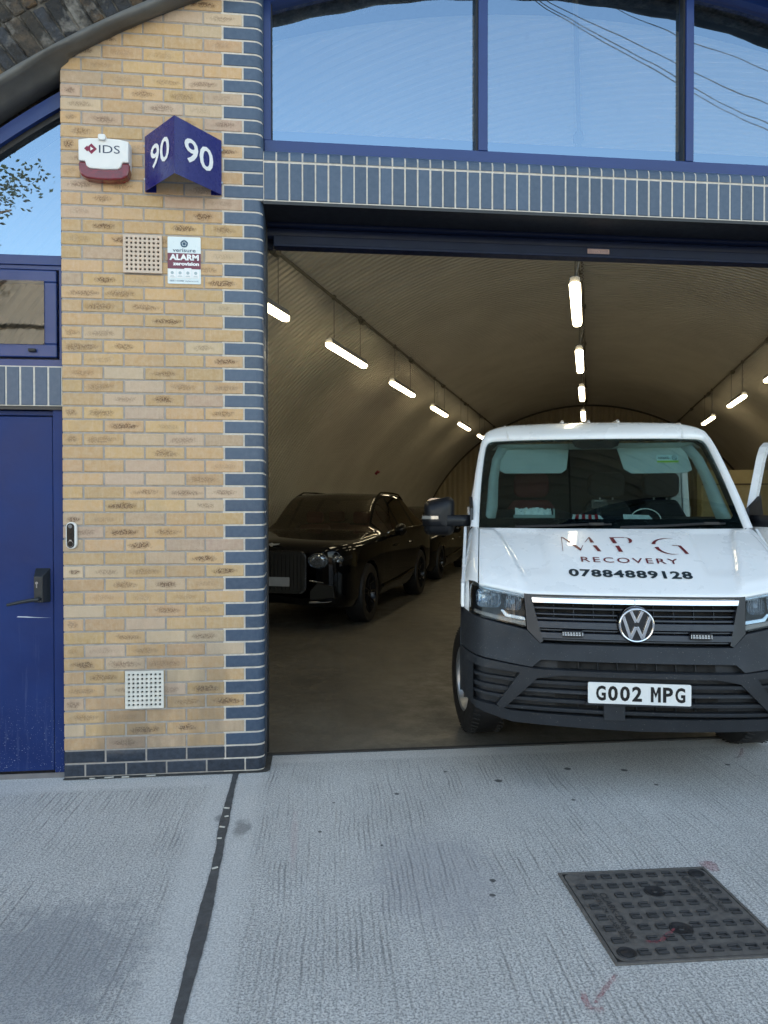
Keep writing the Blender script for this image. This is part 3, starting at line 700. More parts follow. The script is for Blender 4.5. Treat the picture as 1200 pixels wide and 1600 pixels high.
mx = pm.n('MixShader', {0: pm.ramp(pm.noise(75, 4, .8),   .40, .66, .05, .62), 1: tr.outputs[0], 2: df.outputs[0]}); pm.t.links.new(mx.outputs[0], pm.out.inputs[0]); pm = pm.m
def ribbon(mb, pts, ws, z):
    Lr, Rr = [], []
    P_ = []; ws = list(ws) + [ws[-1]] * 4
    for i in range(len(pts) - 1):
        for k in range(6): P_.append((pts[i][0] + (pts[i + 1][0] - pts[i][0]) * k / 6, pts[i][1] + (pts[i + 1][1] - pts[i][1]) * k / 6, ws[i] + (ws[i + 1] - ws[i]) * k / 6))
    ws = [p[2] * random.uniform(.75, 1.2) for p in P_]; pts = P_
    for i, p in enumerate(pts):
        a_ = pts[max(i - 1, 0)]; c_ = pts[min(i + 1, len(pts) - 1)]; dx, dy = c_[0] - a_[0], c_[1] - a_[1]; l = sqrt(dx * dx + dy * dy); w_ = ws[i]
        Lr.append((p[0] - dy / l * w_, p[1] + dx / l * w_, z)); Rr.append((p[0] + dy / l * w_, p[1] - dx / l * w_, z))
    mb.grid([Lr, Rr])
b = MB(); ribbon(b, [(-.171, -.200), (-.135, -.204), (-.105, -.195), (-.06, -.160), (-.018, -.125)], [.003, .008, .009, .008, .003], .0125); b.build('red_streak', pm, mh)
b = MB(); ribbon(b, [(2.371, -2.0), (2.330, -2.04), (2.285, -2.085), (2.240, -2.135)], [.007, .009, .008, .006], .004); ribbon(b, [(2.229, -2.077), (2.220, -2.11), (2.222, -2.147), (2.243, -2.158), (2.268, -2.155)], [.008, .012, .010, .008], .0045)
tag(b.build('paint_arrow', pm), 'faded red spray painted arrow on the concrete below the manhole', 'paint mark')
b = MB(); b.grid([[(3.075 + r * .034 * cos(a) * (1 + .25 * sin(3 * a)), -1.35 + r * .055 * sin(a) * (1 + .2 * cos(2 * a)), .004) for a in [2 * pi * k / 16 for k in range(17)]] for r in (.05, 1)])
tag(b.build('paint_blotch', pm), 'faded red paint blotch beyond the far corner of the manhole', 'paint mark')
b = MB(); ribbon(b, [(4.10, .055), (4.05, -.02), (3.99, -.09), (3.95, -.11)], [.008, .010, .009, .007], .004)
tag(b.build('paint_dash', pm), 'faint red paint dash on the concrete under the van bumper', 'paint mark')

# ------------------------------------------------------------------ garage: corrugated lining, end wall, conduit
O2 = Vector((CAM.x, CAM.y, 0))
def T(s, u, z): p = O2 + ta * s + tb * u; return (p.x, p.y, z)
UC = -.14; LR, LZ = 5.75, -1.0; S_END = 25.
def lin(u, r=LR): return LZ + sqrt(max(0, r * r - (u - UC) ** 2))
gar = thing('garage_vault', 'long corrugated vault lining the inside of the garage', 'vault')
t = NT('corrugated'); c = t.mix(t.ramp(t.noise(1.3, 4), .3, .7), (.53, .49, .40), (.62, .58, .48)); c = t.mix(t.ramp(t.noise(7, 5, .7, sc=(1, 1, .4)), .6, .8, 0, .25), c, (.25, .21, .14))
t.set(col=c, rough=.42, metal=.25); lin_m = t.m
b = MB(); pitch = .105; NA = 72; th0 = math.asin(min(1, 5.66 / LR)); rows = []
PR = ((0, 0), (.50, 0), (.60, .026), (.86, .026), (.96, 0)); NP = int((S_END - 3.2) / pitch); SS = [(k + f, g) for k in range(NP) for f, g in PR]; ns_ = len(SS) - 1
for i in range(ns_ + 1):
    row = []
    for j in range(NA + 1):
        th = -th0 + 2 * th0 * j / NA; u = UC + LR * sin(th)
        s0 = (.45 - O2.y - tb.y * u) / ta.y        # where the sheet meets the facade plane
        s_ = max(s0, S_END - (NP - SS[i][0]) * pitch)
        r = LR + SS[i][1]
        row.append(T(s_, UC + r * sin(th), LZ + r * cos(th)))
    rows.append(row)
b.grid(rows); b.build('corrugated_sheet', lin_m, gar, orient='cam')
b = MB(); top = []; bot = []; k = 0; u = -5.65 + UC
while u <= 5.65 + UC:
    s_ = S_END - (.03 if k % 4 in (1, 2) else 0); top.append(T(s_, u, max(.01, lin(u)))); bot.append(T(s_, u, 0)); u += .045; k += 1
b.grid([bot, top]); b.build('end_wall', mat('end_sheet', (.50, .42, .27), .5, var=.08, scale=1.5), gar)
b = MB(); b.tube([T(S_END - .05, UC + (LR - .02) * sin(a_), LZ + (LR - .02) * cos(a_)) for a_ in [-th0 + 2 * th0 * k / 60 for k in range(61)]], .035, 6); b.build('end_trim', mat('brown_trim', (.10, .08, .05), .6), gar)
for u in (-2.93, UC + .05, 2.6):
    b = MB(); b.tube([T(s_, u, lin(u) - .03) for s_ in [4.7 + (S_END - 4.7) * k / 40 for k in range(41)]], .018, 6)
    for s_ in [6.6 + 2.85 * k for k in range(7)]: b.box(*[0] * 6) if False else b.tube([T(s_ - .05, u, lin(u) - .045), T(s_ + .05, u, lin(u) - .045)], .04, 8)
    b.build('cable_conduit', mat('dull_conduit', (.16, .14, .10), .5), gar, smooth=True)
# facade seen from inside and blocking sides
b = MB(); b.box(-3.6, .0, .40, .44, 2.33, 2.40); b.build('inner_beam', mort_grey, gar)

# interior cabinets along the right end
cm = mat('cream_board', (.58, .50, .27), .6, var=.1, scale=3)
cb = thing('storage_cabinet', 'tall cream wooden storage cabinet standing beyond the van door', 'cabinet')
b = MB(); P0 = (16.5, 2.9)
def tbx(mb, s0, s1, u0, u1, z0, z1):
    vs = [T(s_, u_, z_) for z_ in (z0, z1) for (s_, u_) in ((s0, u0), (s0, u1), (s1, u1), (s1, u0))]
    mb.add(vs, [(0, 1, 2, 3), (4, 5, 6, 7), (0, 1, 5, 4), (1, 2, 6, 5), (2, 3, 7, 6), (3, 0, 4, 7)])
tbx(b, 17.2, 17.9, 2.35, 5.3, 0, 2.25); b.build('carcass', cm, cb, bevel=.01)
b = MB()
for k in range(3): tbx(b, 17.17, 17.2, 2.38 + k * .98, 3.33 + k * .98, .08, 1.9)
b.build('cabinet_door', mat('cream_board2', (.50, .44, .25), .5, var=.1), cb, bevel=.008)
b = MB(); tbx(b, 17.165, 17.195, 2.36, 5.29, 1.93, 1.96); b.build('rail', mat('brown_trim', (.1, .08, .05), .6), cb)
rf = MB(); tbx(rf, 17.3, 17.7, 2.5, 2.7, 2.25, 2.45); tag(rf.build('cardboard_box', mat('cardboard', (.35, .22, .1), .8), bevel=.005), 'small cardboard box on top of the cream cabinet', 'box')
b = MB(); q0 = Vector(T(15.9, -4.62, 2.2)); b.tube([q0, q0 + Vector((.05, -.03, .06)), q0 + Vector((.08, -.04, .03))], .032, 8); tag(b.build('alarm_sounder', red_m, smooth=True), 'small red fire alarm sounder on the left of the vault', 'alarm')

# ------------------------------------------------------------------ hanging strip lights
em = NT('lamp_diffuser'); em.set(col=(.9, .85, .7), emit=(1., .84, .54), es=3.0, rough=.4); em = em.m
lamp_body = mat('lamp_grey', (.30, .30, .29), .5)
def make_lamp(name):
    r = thing(name, None, 'strip light', group='strip lights hanging in the vault')
    b = MB(); b.prism([(-.048, 0), (.048, 0), (.044, .05), (.03, .065), (-.03, .065), (-.044, .05)], -.70, .70); b.build('housing', lamp_body, r, bevel=.006)
    b = MB(); A = [(-.048, -.001), (-.045, -.025), (-.030, -.045), (.030, -.045), (.045, -.025), (.048, -.001)]
    rows = [[(x * k, y, z * k2) for x, z in A] for y, k, k2 in ((-.75, .42, .2), (-.749, .45, .8), (-.69, 1, 1), (.69, 1, 1), (.749, .45, .8), (.75, .42, .2))]
    b.grid(rows, close=True); b.build('diffuser', em, r)
    return r
HW_ = {}
def place_lamp(src, s, u, z, label, grp='strip lights hanging in the vault'):
    L = src.copy(); COL.objects.link(L); L['label'] = label
    for ch in src.children: c_ = ch.copy(); COL.objects.link(c_); c_.parent = L
    p = T(s, u, z); L.location = p; L.rotation_euler = (0, 0, -TA)
    top = lin(u) - z - .03
    for yy in (-.52, .52):
        b = MB(); b.tube([(0, yy, .065), (0, yy, top)], .0045, 5); b.build('chain', mat('dull_conduit', (.16, .14, .10), .5), L)
        b = MB(); b.box(-.02, .02, yy - .03, yy + .03, top - .02, top + .03); b.build('ceiling_clip', mat('dull_conduit', (.16, .14, .10), .5), L)
    b = MB(); pts = []
    for k in range(60): a_ = k * .75; pts.append((.02 * cos(a_) + .03, -.40 + .02 * sin(a_) + k * .001, top - .05 - k * .0052))
    pts += [(.03, -.45, top * .55), (.0, -.5, top * .35), (.04, -.52, top * .2), (0, -.55, .08)]
    b.tube(pts, .004, 5); b.build('coiled_cable', mat('pale_cable', (.55, .53, .48), .4), L, smooth=True)
    return L
src = make_lamp('strip_light'); ZL = 3.42
O_ = ['nearest the shutter', 'second from the shutter', 'third from the shutter', 'fourth from the shutter', 'fifth from the shutter', 'farthest into the vault']
def s_for(d, u): dl = TA - YAW; return (d + u * sin(dl)) / cos(dl)     # camera depth -> distance down the vault
for k, d in enumerate([6.72, 9.3, 12.05, 15.0, 18.0, 21.0]): place_lamp(src, s_for(d, -2.93), -2.93, ZL, 'glowing strip light in the left row, ' + O_[k])
for k, d in enumerate([6.95, 9.7, 12.6, 15.8]): place_lamp(src, s_for(d, -.12), -.12, ZL, 'glowing strip light in the centre row, ' + (O_[k] if k < 3 else 'smallest, just above the van roof'))
for k, d in enumerate([10.55, 13.5, 16.7]): place_lamp(src, s_for(d, 2.6), 2.6, ZL, 'glowing strip light in the right row, ' + ('cut by the photo edge' if k == 0 else 'second, nearer the edge' if k == 1 else 'farthest, beside the van roof'))
for ch in list(src.children): bpy.data.objects.remove(ch)
bpy.data.objects.remove(src)

# ------------------------------------------------------------------ street behind the camera (seen in the glass)
wall = MB(); wall.box(-14, -4.2, -17, -16.4, 0, 6.3); wall.prism([(-14.3, 6.3), (-3.9, 6.3), (-5.6, 8.0), (-12.6, 8.0)], -17.2, -16.2)
tag(wall.build('warehouse', mat('pale_render', (.45, .44, .42), .8)), 'pale low warehouse with hipped roof across the street', 'building')
tag((lambda b: (b.box(-4.2, 40, -17, -16.7, 0, 2.6), b.build('added_street_wall', vb_m))[1])(MB()), 'long brick wall added across the street to cut the light', 'wall')  # wall added to cut the light and hide the horizon in reflections
cbm = mat('cable_black', (.01, .01, .01), .5)
for k, (x1, z1, x2, z2, ya) in enumerate([(5.3, 9.5, 8.98, 7.78, -7.), (5.45, 9.52, 9.05, 7.9, -7.05), (5.62, 9.5, 9.0, 8.2, -7.), (7.9, 9.5, 9.2, 9.1, -7.5)]):
    m_ = (z2 - z1) / (x2 - x1); xs_ = [x1 - 8 + 20 * i / 30 for i in range(31)]
    b = MB(); b.tube([(x, ya, z1 + m_ * (x - x1) + .012 * (x - x1) * (x - x2)) for x in xs_], .0065, 6)
    tag(b.build('overhead_cable', cbm), 'black overhead cable mirrored in the arched window, ' + ['lowest of four', 'second lowest', 'third lowest', 'highest of four'][k], 'cable', 'overhead cables')
tr_ = thing('street_tree', 'leafy green tree across the street mirrored in the side window', 'tree', (-7.2, -13.5, 0))
b = MB(); b.tube([(0, 0, 0), (.1, 0, 2.5), (-.1, .1, 4.6), (.1, 0, 9.4)], [.22, .17, .12, .03], 9)
for k in range(9):
    a_ = k * 2.4; zz = 5.5 + k * .4; b.tube([(0, 0, zz), (cos(a_) * .8, sin(a_) * .8, zz + .7), (cos(a_) * 1.7, sin(a_) * 1.7, zz + 1.2)], [.07, .05, .02], 6)
b.build('trunk', mat('bark', (.1, .07, .05), .9), tr_, smooth=True)
b = MB(); rng = random.Random(3)
cl = [(.15 + rng.gauss(0, .65), rng.gauss(0, .9), 9.0 + rng.gauss(0, .7)) for _ in range(46)]
for (cx, cy, cz) in cl:
    for _ in range(95):
        p = Vector((cx + rng.gauss(0, .3), cy + rng.gauss(0, .3), cz + rng.gauss(0, .22))); a_ = Vector((rng.gauss(0, 1), rng.gauss(0, 1), rng.gauss(0, .6))).normalized(); c_ = a_.orthogonal().normalized() * .035; a_ *= .075
        b.add([p - a_, p + c_, p + a_, p - c_], [(0, 1, 2, 3)])
b.build('crown', mat('leaf_green', (.035, .05, .028), .6, var=.4, scale=3), tr_, fix=False)
#VEHICLES#
# ------------------------------------------------------------------ the recovery van
VA = radians(13.9)
VAN = thing('recovery_van', 'white recovery van with grey bumper nosing out of the open garage', 'van', (3.094, -.619, 0), -VA)
t = NT('van_white'); X = t.xyz()
dirt = t.math('MULTIPLY', t.ramp(t.noise(110, 2), .66, .72), t.ramp(t.noise(3, 3), .4, .65, .1, .8))
c = t.mix(t.ramp(t.noise(2, 4), .3, .7), (.82, .85, .87), (.88, .90, .92)); c = t.mix(t.math('MULTIPLY', dirt, .45), c, (.35, .33, .3))
t.set(col=c, rough=t.ramp(t.noise(5, 4), .35, .7, .22, .4), coat=.8, crough=.03); white_p = t.m
t = NT('bumper_grey'); c = t.mix(t.ramp(t.noise(4, 4), .35, .68), (.016, .019, .024), (.025, .029, .036)); c = t.mix(t.math('MULTIPLY', t.ramp(t.noise(150, 2), .69, .73), .6), c, (.3, .28, .25))
t.set(col=c, rough=t.ramp(t.noise(9, 3), .3, .7, .42, .6), spec=.38); t.bump(t.noise(600, 2), .0004); grey_b = t.m
black_g = mat('gloss_black', (.004, .004, .006), .06, coat=1)
slat_m = mat('slat_grey_blue', (.018, .023, .036), .35)
def FY(x, z):
    x = abs(x); y = .10 * (x / .8) ** 2.5
    if x > .8: y += .25 * ((min(x, .95) - .8) / .14) ** 2
    if z < .45: y += (.45 - z) * .15
    if z > .68: y += min(z - .68, .12) * .42
    if z > .8: y += (z - .8) * .25
    return y
def pan(name, polys, off, th, m_, parent=VAN, mirror=True, bevel=.004, res=.05, fy=FY, smooth=True):
    """left and right halves of a front panel as one mesh"""
    b = MB()
    for p in polys:
        panel(b, p, fy, off, th, res)
        if mirror: panel(b, mir(p), fy, off, th, res)
    return b.build(name, m_, parent, smooth=smooth, bevel=bevel)
# bumper
U = [(-.545, .668), (-.888, .712), (-.945, .716), (-.945, .95), (-.905, .925), (-.864, .915), (-.568, .858), (-.497, .792), (.497, .792), (.568, .858), (.864, .915), (.905, .925), (.945, .95), (.945, .716), (.888, .712), (.545, .668), (.500, .708), (-.500, .708)]
bump = pan('bumper', [U], 0, .05, grey_b, mirror=False, bevel=.012)
pan('bumper_bar', [[(-.545, .665), (-.888, .705), (-.945, .708), (-.945, .655), (-.861, .655), (-.610, .636), (-.735, .452), (-.70, .43), (-.52, .612), (-.40, .634), (.40, .634), (.52, .612), (.70, .43), (.735, .452), (.610, .636), (.861, .655), (.945, .655), (.945, .708), (.888, .705), (.545, .665), (.49, .662), (-.49, .662)]], -.012, .06, grey_b, bump, mirror=False, bevel=.008)
pan('lower_lip', [[(-.66, .425), (-.745, .447), (-.863, .455), (-.863, .66), (-.945, .66), (-.945, .46), (-.85, .412), (-.65, .362), (0, .350), (.65, .362), (.85, .412), (.945, .46), (.945, .66), (.863, .66), (.863, .455), (.745, .447), (.66, .425), (0, .418)]], -.006, .07, grey_b, bump, mirror=False, bevel=.008)
pan('intake_back', [[(-.52, .72), (.52, .72), (.56, .64), (.72, .43), (.66, .40), (-.66, .40), (-.72, .43), (-.56, .64)]], .055, .01, mat('slot_grey', (.022, .026, .034), .6), bump, mirror=False)
pan('intake_hole', [[(.0, .664), (.406, .664), (.406, .706), (0, .706)], [(0, .43), (.42, .43), (.42, .53), (0, .53)]], .045, .006, dark, bump)
b = MB()
for z in (.590, .543, .493, .445):
    xe = .60 + (.60 - z) * .78; panel(b, [(-xe, z - .010), (xe, z - .010), (xe, z + .010), (-xe, z + .010)], FY, .002, .06)
for x in (-.3, -.2, -.1, .0, .1, .2, .3):
    panel(b, [(x - .003, .43), (x + .003, .43), (x + .003, .53), (x - .003, .53)], FY, .03, .02); panel(b, [(x - .003, .664), (x + .003, .664), (x + .003, .706), (x - .003, .706)], FY, .03, .02)
b.build('lower_slats', grey_b, bump, smooth=True, bevel=.003)
pan('fog_pocket', [[(.875, .66), (.60, .65), (.74, .44), (.875, .45)]], .06, .01, mat('slot_grey', (.022, .026, .034), .6), bump)
pan('fog_slats', [[(.62, .598), (.87, .612), (.87, .594), (.635, .580)], [(.655, .548), (.87, .562), (.87, .540), (.67, .526)], [(.69, .503), (.87, .515), (.87, .497), (.70, .483)], [(.67, .532), (.87, .545), (.87, .465), (.73, .455)]][:3], .01, .04, grey_b, bump, bevel=.003)
b = MB()
for s_ in (-1, 1): b.prism([(s_ * .12 - .05 * s_ * 0 - .055, .405), (s_ * .12 + .055, .405), (s_ * .12 + .055, .487), (s_ * .12 - .055, .487)], -.006, .03) if s_ < 0 else None
b.build('towing_cap', grey_b, bump, bevel=.004)
# bumper sides back to the wheel arches
for s_ in (-1, 1):
    b = MB(); P = []
    for z in [.44, .5, .6, .7, .8, .9, .955]:
        P.append([(s_ * (.945 + (0 if z < .9 else -.003)), FY(.945, z) - .012 + (.68 - sqrt(max(0, .0)) * 0 - FY(.945, z) + .012 - (0 if z < .56 else min(.0, 0))) * k / 6 + (0 if k < 6 else (max(0, z - .5) * .25)), z) for k in range(7)])
    b.grid(P); b.build('bumper_side', grey_b, bump, smooth=True, solid=.02 * 1)
# grille
GR = pan('grille', [[(0, 1.052), (.575, 1.056), (.560, .862), (.497, .797), (0, .797)]], .07, .01, dark)
pan('grille_frame', [[(.548, 1.052), (.583, 1.058), (.568, .862), (.500, .795), (.483, .803)], [(0, 1.052), (.548, 1.052), (.546, 1.04), (0, 1.042)]], -.004, .06, black_pl, GR, bevel=.004)
b = MB()
def xg(z): return .487 + (z - .80) * .26
for z, h_, o_ in ((.892, .017, -.004), (.836, .015, -.004), (.978, .005, .014), (.945, .004, .02), (.922, .005, .012), (.863, .004, .014), (.812, .004, .014)):
    w_ = xg(z); panel(b, [(-w_, z - h_), (w_, z - h_), (w_, z + h_), (-w_, z + h_)], FY, o_, .035)
for k in range(-4, 5):
    if k: panel(b, [(k * .105 - .002, .80), (k * .105 + .002, .80), (k * .105 + .002, 1.0), (k * .105 - .002, 1.0)], FY, .04, .02)
b.build('grille_slats', slat_m, GR, smooth=True, bevel=.003)
pan('chrome_bar', [[(0, 1.037), (.546, 1.037), (.540, 1.006), (0, 1.006)]], -.014, .03, chrome, GR, bevel=.004)
b = MB()
lathe(b, [(-.012, .0), (-.012, .093), (.0, .099), (.03, .099)], 0, FY(0, .9) - .012, .905, 'y', 40); b.build('badge_base', black_g, GR, smooth=True)
b = MB(); y_ = FY(0, .9) - .034
lathe(b, [(.008, .079), (-.002, .081), (-.004, .087), (.0, .092), (.012, .093)], 0, y_, .905, 'y', 44)
def stroke(p, q, w_):
    dx, dz = q[0] - p[0], q[1] - p[1]; l = sqrt(dx * dx + dz * dz); nx, nz = -dz / l * w_, dx / l * w_
    b.prism([(p[0] + nx, .905 + p[1] + nz), (p[0] - nx, .905 + p[1] - nz), (q[0] - nx, .905 + q[1] - nz), (q[0] + nx, .905 + q[1] + nz)], y_ - .001, y_ + .01)
for s_ in (-1, 1):
    stroke((s_ * .031, .078), (s_ * .003, .016), .0078)                 # V
    stroke((s_ * .069, .046), (s_ * .031, -.068), .0078)              # outer W
    stroke((s_ * .031, -.072), (s_ * .003, -.008), .0078)
b.build('badge', chrome, GR, smooth=True, bevel=.001)
ledw = NT('led_bits'); ledw.set(col=(.75, .78, .8), rough=.2, metal=.5); ledw = ledw.m
for s_ in (-1, 1):
    cx = s_ * .33; yy = FY(.33, .852) - .012
    b = MB(); b.prism(rrect(cx - .055, cx + .055, .835, .868, .006), yy - .018, yy + .02); l_ = b.build('strobe_light', black_pl, GR, bevel=.002)
    b = MB()
    for k in range(6):
        b.box(cx - .043 + k * .0148, cx - .032 + k * .0148, yy - .0195, yy - .017, .843, .850); b.box(cx - .043 + k * .0148, cx - .035 + k * .0148, yy - .0195, yy - .017, .853, .861)
    b.box(cx - .053, cx - .049, yy - .0195, yy - .017, .842, .861); b.box(cx + .049, cx + .053, yy - .0195, yy - .017, .842, .861); b.build('diodes', ledw, l_)
# plate
b = MB(); b.prism(rrect(-.26, .26, .502, .613, .008), -.028, -.02); P_ = b.build('number_plate', mat('plate_white', (.80, .82, .82), .3, var=.02), VAN, bevel=.001)
b = MB(); xx = -.219
for ch in 'G002 MPG':
    if ch == ' ': xx += .033; continue
    if ch == 'M':
        w_ = .0138; Z0_, Z1_ = .518, .597; fz = lambda P: b.add([(xx + x, -.0292, Z0_ + z) for x, z in P], [tuple(range(len(P)))])
        fz([(0, 0), (w_, 0), (w_, .079), (0, .079)]); fz([(.05 - w_, 0), (.05, 0), (.05, .079), (.05 - w_, .079)]); fz([(w_, .079), (w_, .052), (.025, .022), (.025, .046)]); fz([(.05 - w_, .079), (.025, .046), (.025, .022), (.05 - w_, .052)])
    else: mtext(b, ch, lambda x, y: (xx + x, -.0292, .518 + y), .050, .079, bold=.032)
    xx += .061
b.build('plate_letters', mat('plate_black', (.004, .004, .005), .4), P_)
b = MB(); b.box(-.27, .27, -.02, .01, .49, .503); b.build('plate_holder', grey_b, P_)
# headlights
lensg = glass_mat('lamp_lens', (.80, .84, .87), (1, 1, 1), .015)
reflm = mat('lamp_reflector', (.62, .66, .70), .22, metal=1, var=.2, scale=40)
for s_ in (-1, 1):
    H = thing_ = None
    fl_ = (lambda p: p) if s_ > 0 else mir
    OUT = [(.586, 1.056), (.70, 1.073), (.868, 1.106), (.886, 1.07), (.890, 1.0), (.884, .935), (.864, .922), (.70, .895), (.571, .872)]
    b = MB(); panel(b, fl_(OUT), FY, .085, .01); h_ = b.build('headlight', mat('lamp_housing', (.008, .009, .011), .45), VAN, smooth=True)
    b = MB(); panel(b, fl_(OUT), FY, -.003, .004); b.build('lens', lensg, h_, smooth=True)
    b = MB(); panel(b, fl_([(.588, 1.052), (.87, 1.100), (.87, 1.080), (.588, 1.034)]), FY, .01, .03); panel(b, fl_([(.578, .925), (.672, .938), (.70, .962), (.712, .955), (.685, .92), (.575, .905)]), FY, .012, .03); b.build('chrome_trim', reflm, h_, smooth=True, bevel=.003)
    b = MB(); panel(b, fl_([(.575, .903), (.685, .918), (.86, .948), (.86, .930), (.70, .900), (.573, .876)]), FY, .014, .03); b.build('indicator', mat('indicator_clear', (.40, .33, .27), .25), h_, bevel=.004)
    for (x0, x1, z0, z1) in ((.596, .692, .955, 1.045), (.708, .848, .965, 1.066)):
        b = MB(); cx, cz = (x0 + x1) / 2, (z0 + z1) / 2; rows = []
        for k, (d, sc) in enumerate(((.022, 1.0), (.03, .96), (.055, .80), (.072, .5), (.078, .2))):
            P = rrect(x0, x1, z0, z1, .028, 4); rows.append([(s_ * (cx + (x - cx) * sc), FY(cx, cz) + d + (FY(x, z) - FY(cx, cz)) * .7 * sc, cz + (z - cz) * sc) for x, z in P])
        b.grid(rows, close=True); b.build('reflector', reflm, h_)
        b = MB(); lathe(b, [(.03, .0), (.03, .012), (.045, .016), (.07, .018)], s_ * cx, FY(cx, cz), cz, 'y', 14); b.build('bulb_shade', mat('bulb_glass', (.35, .38, .42), .1), h_, smooth=True)
        b = MB()
        for k in range(7): xx = x0 + .014 + (x1 - x0 - .028) * k / 6; b.prism([(s_ * xx - .0012, z0 + .012), (s_ * xx + .0012, z0 + .012), (s_ * xx + .0012, z1 - .012), (s_ * xx - .0012, z1 - .012)], FY(cx, cz) + .030 + .10 * (xx - cx), FY(cx, cz) + .036 + .1 * (xx - cx))
        b.build('flutes', reflm, h_)
# bonnet
def sstep(x): x = min(1, max(0, x)); return x * x * (3 - 2 * x)
def bonnet(x, v):
    a = abs(x); zf = 1.056 + max(0, a - .57) * .17; yf = FY(a, zf) - .006
    yr = .80 + .13 * (a / .83) ** 2; zr = 1.392
    z = zf + (zr - zf) * (v ** .93) + .022 * sin(pi * v); y = yf + (yr - yf) * v
    xc1 = .535 + .19 * v; xc2 = .405 + .04 * v
    z += .016 * sstep((a - xc1) / .035) * sstep(v / .12) * sstep((1 - v) / .12) - .010 * (sstep((a - xc2) / .03)) * (1 - sstep((a - xc1) / .035)) * sstep((v - .18) / .15) * sstep((1 - v) / .1)
    return (x, y, z)
b = MB(); xs = [-.832 + 1.664 * i / 110 for i in range(111)]
rows = [[(x, bonnet(x, 0)[1] + .03, bonnet(x, 0)[2] - .035) for x in xs], [(x, bonnet(x, 0)[1] + .004, bonnet(x, 0)[2] - .014) for x in xs]] + [[bonnet(x, v / 40) for x in xs] for v in range(41)]
b.grid(rows); bon = b.build('bonnet', white_p, VAN, smooth='all')
def onb(d=.0015): return lambda x, v: (lambda p: (p[0], p[1] - d * .35, p[2] + d))(bonnet(x, v))
maroon = mat('maroon_vinyl', (.13, .008, .02), .35)
b = MB(); L3 = [  # stencil serif letters traced in bonnet coordinates (zoom pixels)
 [(92, 95), (97, 95), (84, 203), (80, 203)], [(92, 95), (106, 96), (163, 138), (146, 139)], [(163, 158), (196, 159), (226, 186), (216, 198)], [(216, 198), (222, 198), (252, 160), (247, 160)], [(268, 138), (274, 138), (322, 94), (315, 94)],
 [(312, 98), (324, 98), (344, 140), (313, 140)], [(325, 161), (354, 161), (379, 203), (351, 203)],
 [(477, 97), (507, 97), (523, 144), (491, 144)], [(500, 163), (530, 163), (544, 206), (513, 206)],
 [(990, 164), (1014, 164), (1044, 220), (1018, 220)], [(946, 159), (1014, 163), (1014, 166), (948, 163)]]
def arc2(cx, cy, rx, ry, w0, w1, a0, a1, n=14):
    Q = []; I = []
    for i in range(n + 1):
        a_ = radians(a0 + (a1 - a0) * i / n); k = sin(pi * i / n); w_ = w0 + (w1 - w0) * (i / n if w1 > w0 or w1 < w0 else 0)
        Q.append((cx + rx * cos(a_), cy + ry * sin(a_))); I.append((cx + (rx - w_) * cos(a_), cy + (ry - w_ * .30) * sin(a_)))
    return Q, I
def pxb(px, py):      # zoom pixels (4.8x, origin 860,820) -> bonnet x, v
    return (-.338 + (px - 80) / (1044 - 80) * .718, .80 - (py - 95) * .00245 + .012 * (px - 80) / 964)
vin = MB()
def flatmap(mb, P, fn, res=.02):
    bm = bmesh.new(); bm.faces.new([bm.verts.new((x, 0, y)) for x, y in P])
    for ax, no in ((0, (1, 0, 0)), (1, (0, 0, 1))):
        lo, hi = min(p[ax] for p in P), max(p[ax] for p in P); k = math.floor(lo / res) * res + res
        while k < hi: bmesh.ops.bisect_plane(bm, geom=bm.verts[:] + bm.edges[:] + bm.faces[:], plane_co=((k, 0, 0) if ax == 0 else (0, 0, k)), plane_no=no); k += res
    bm.verts.index_update(); mb.add([fn(v.co.x, v.co.z) for v in bm.verts], [tuple(v.index for v in f.verts) for f in bm.faces]); bm.free()
for P in L3: flatmap(vin, [pxb(x, y) for x, y in P], onb(.003))
for (Q, I) in (arc2(590, 122, 60, 25, 4, 30, -90, 0), arc2(590, 122, 60, 25, 30, 14, 0, 62), arc2(930, 165, 145, 60, 32, 3, 195, 290), arc2(930, 165, 130, 58, 32, 3, 172, 75)):
    vin.grid([[onb(.003)(*pxb(*p)) for p in Q], [onb(.003)(*pxb(*p)) for p in I]])
vin.grid([[onb(.003)(*pxb(x, 96)) for x in (507, 530, 560, 595)], [onb()(*pxb(x, 99)) for x in (507, 530, 560, 595)]])
mtext(vin, 'RECOVERY', lambda x, y: onb(.003)(-.243 + x, .379 + y / .72 - .02 * (x / .54)), .54, .052, bold=.004, space=1.25)
vin.build('maroon_lettering', maroon, bon)
b = MB(); mtext(b, '07884889128', lambda x, y: onb(.003)(-.326 + x, .191 + y / .72 - .02 * (x / .67)), .668, .066, bold=.034, space=1.12); b.build('phone_number', mat('ink_black', (.012, .025, .035), .35), bon)
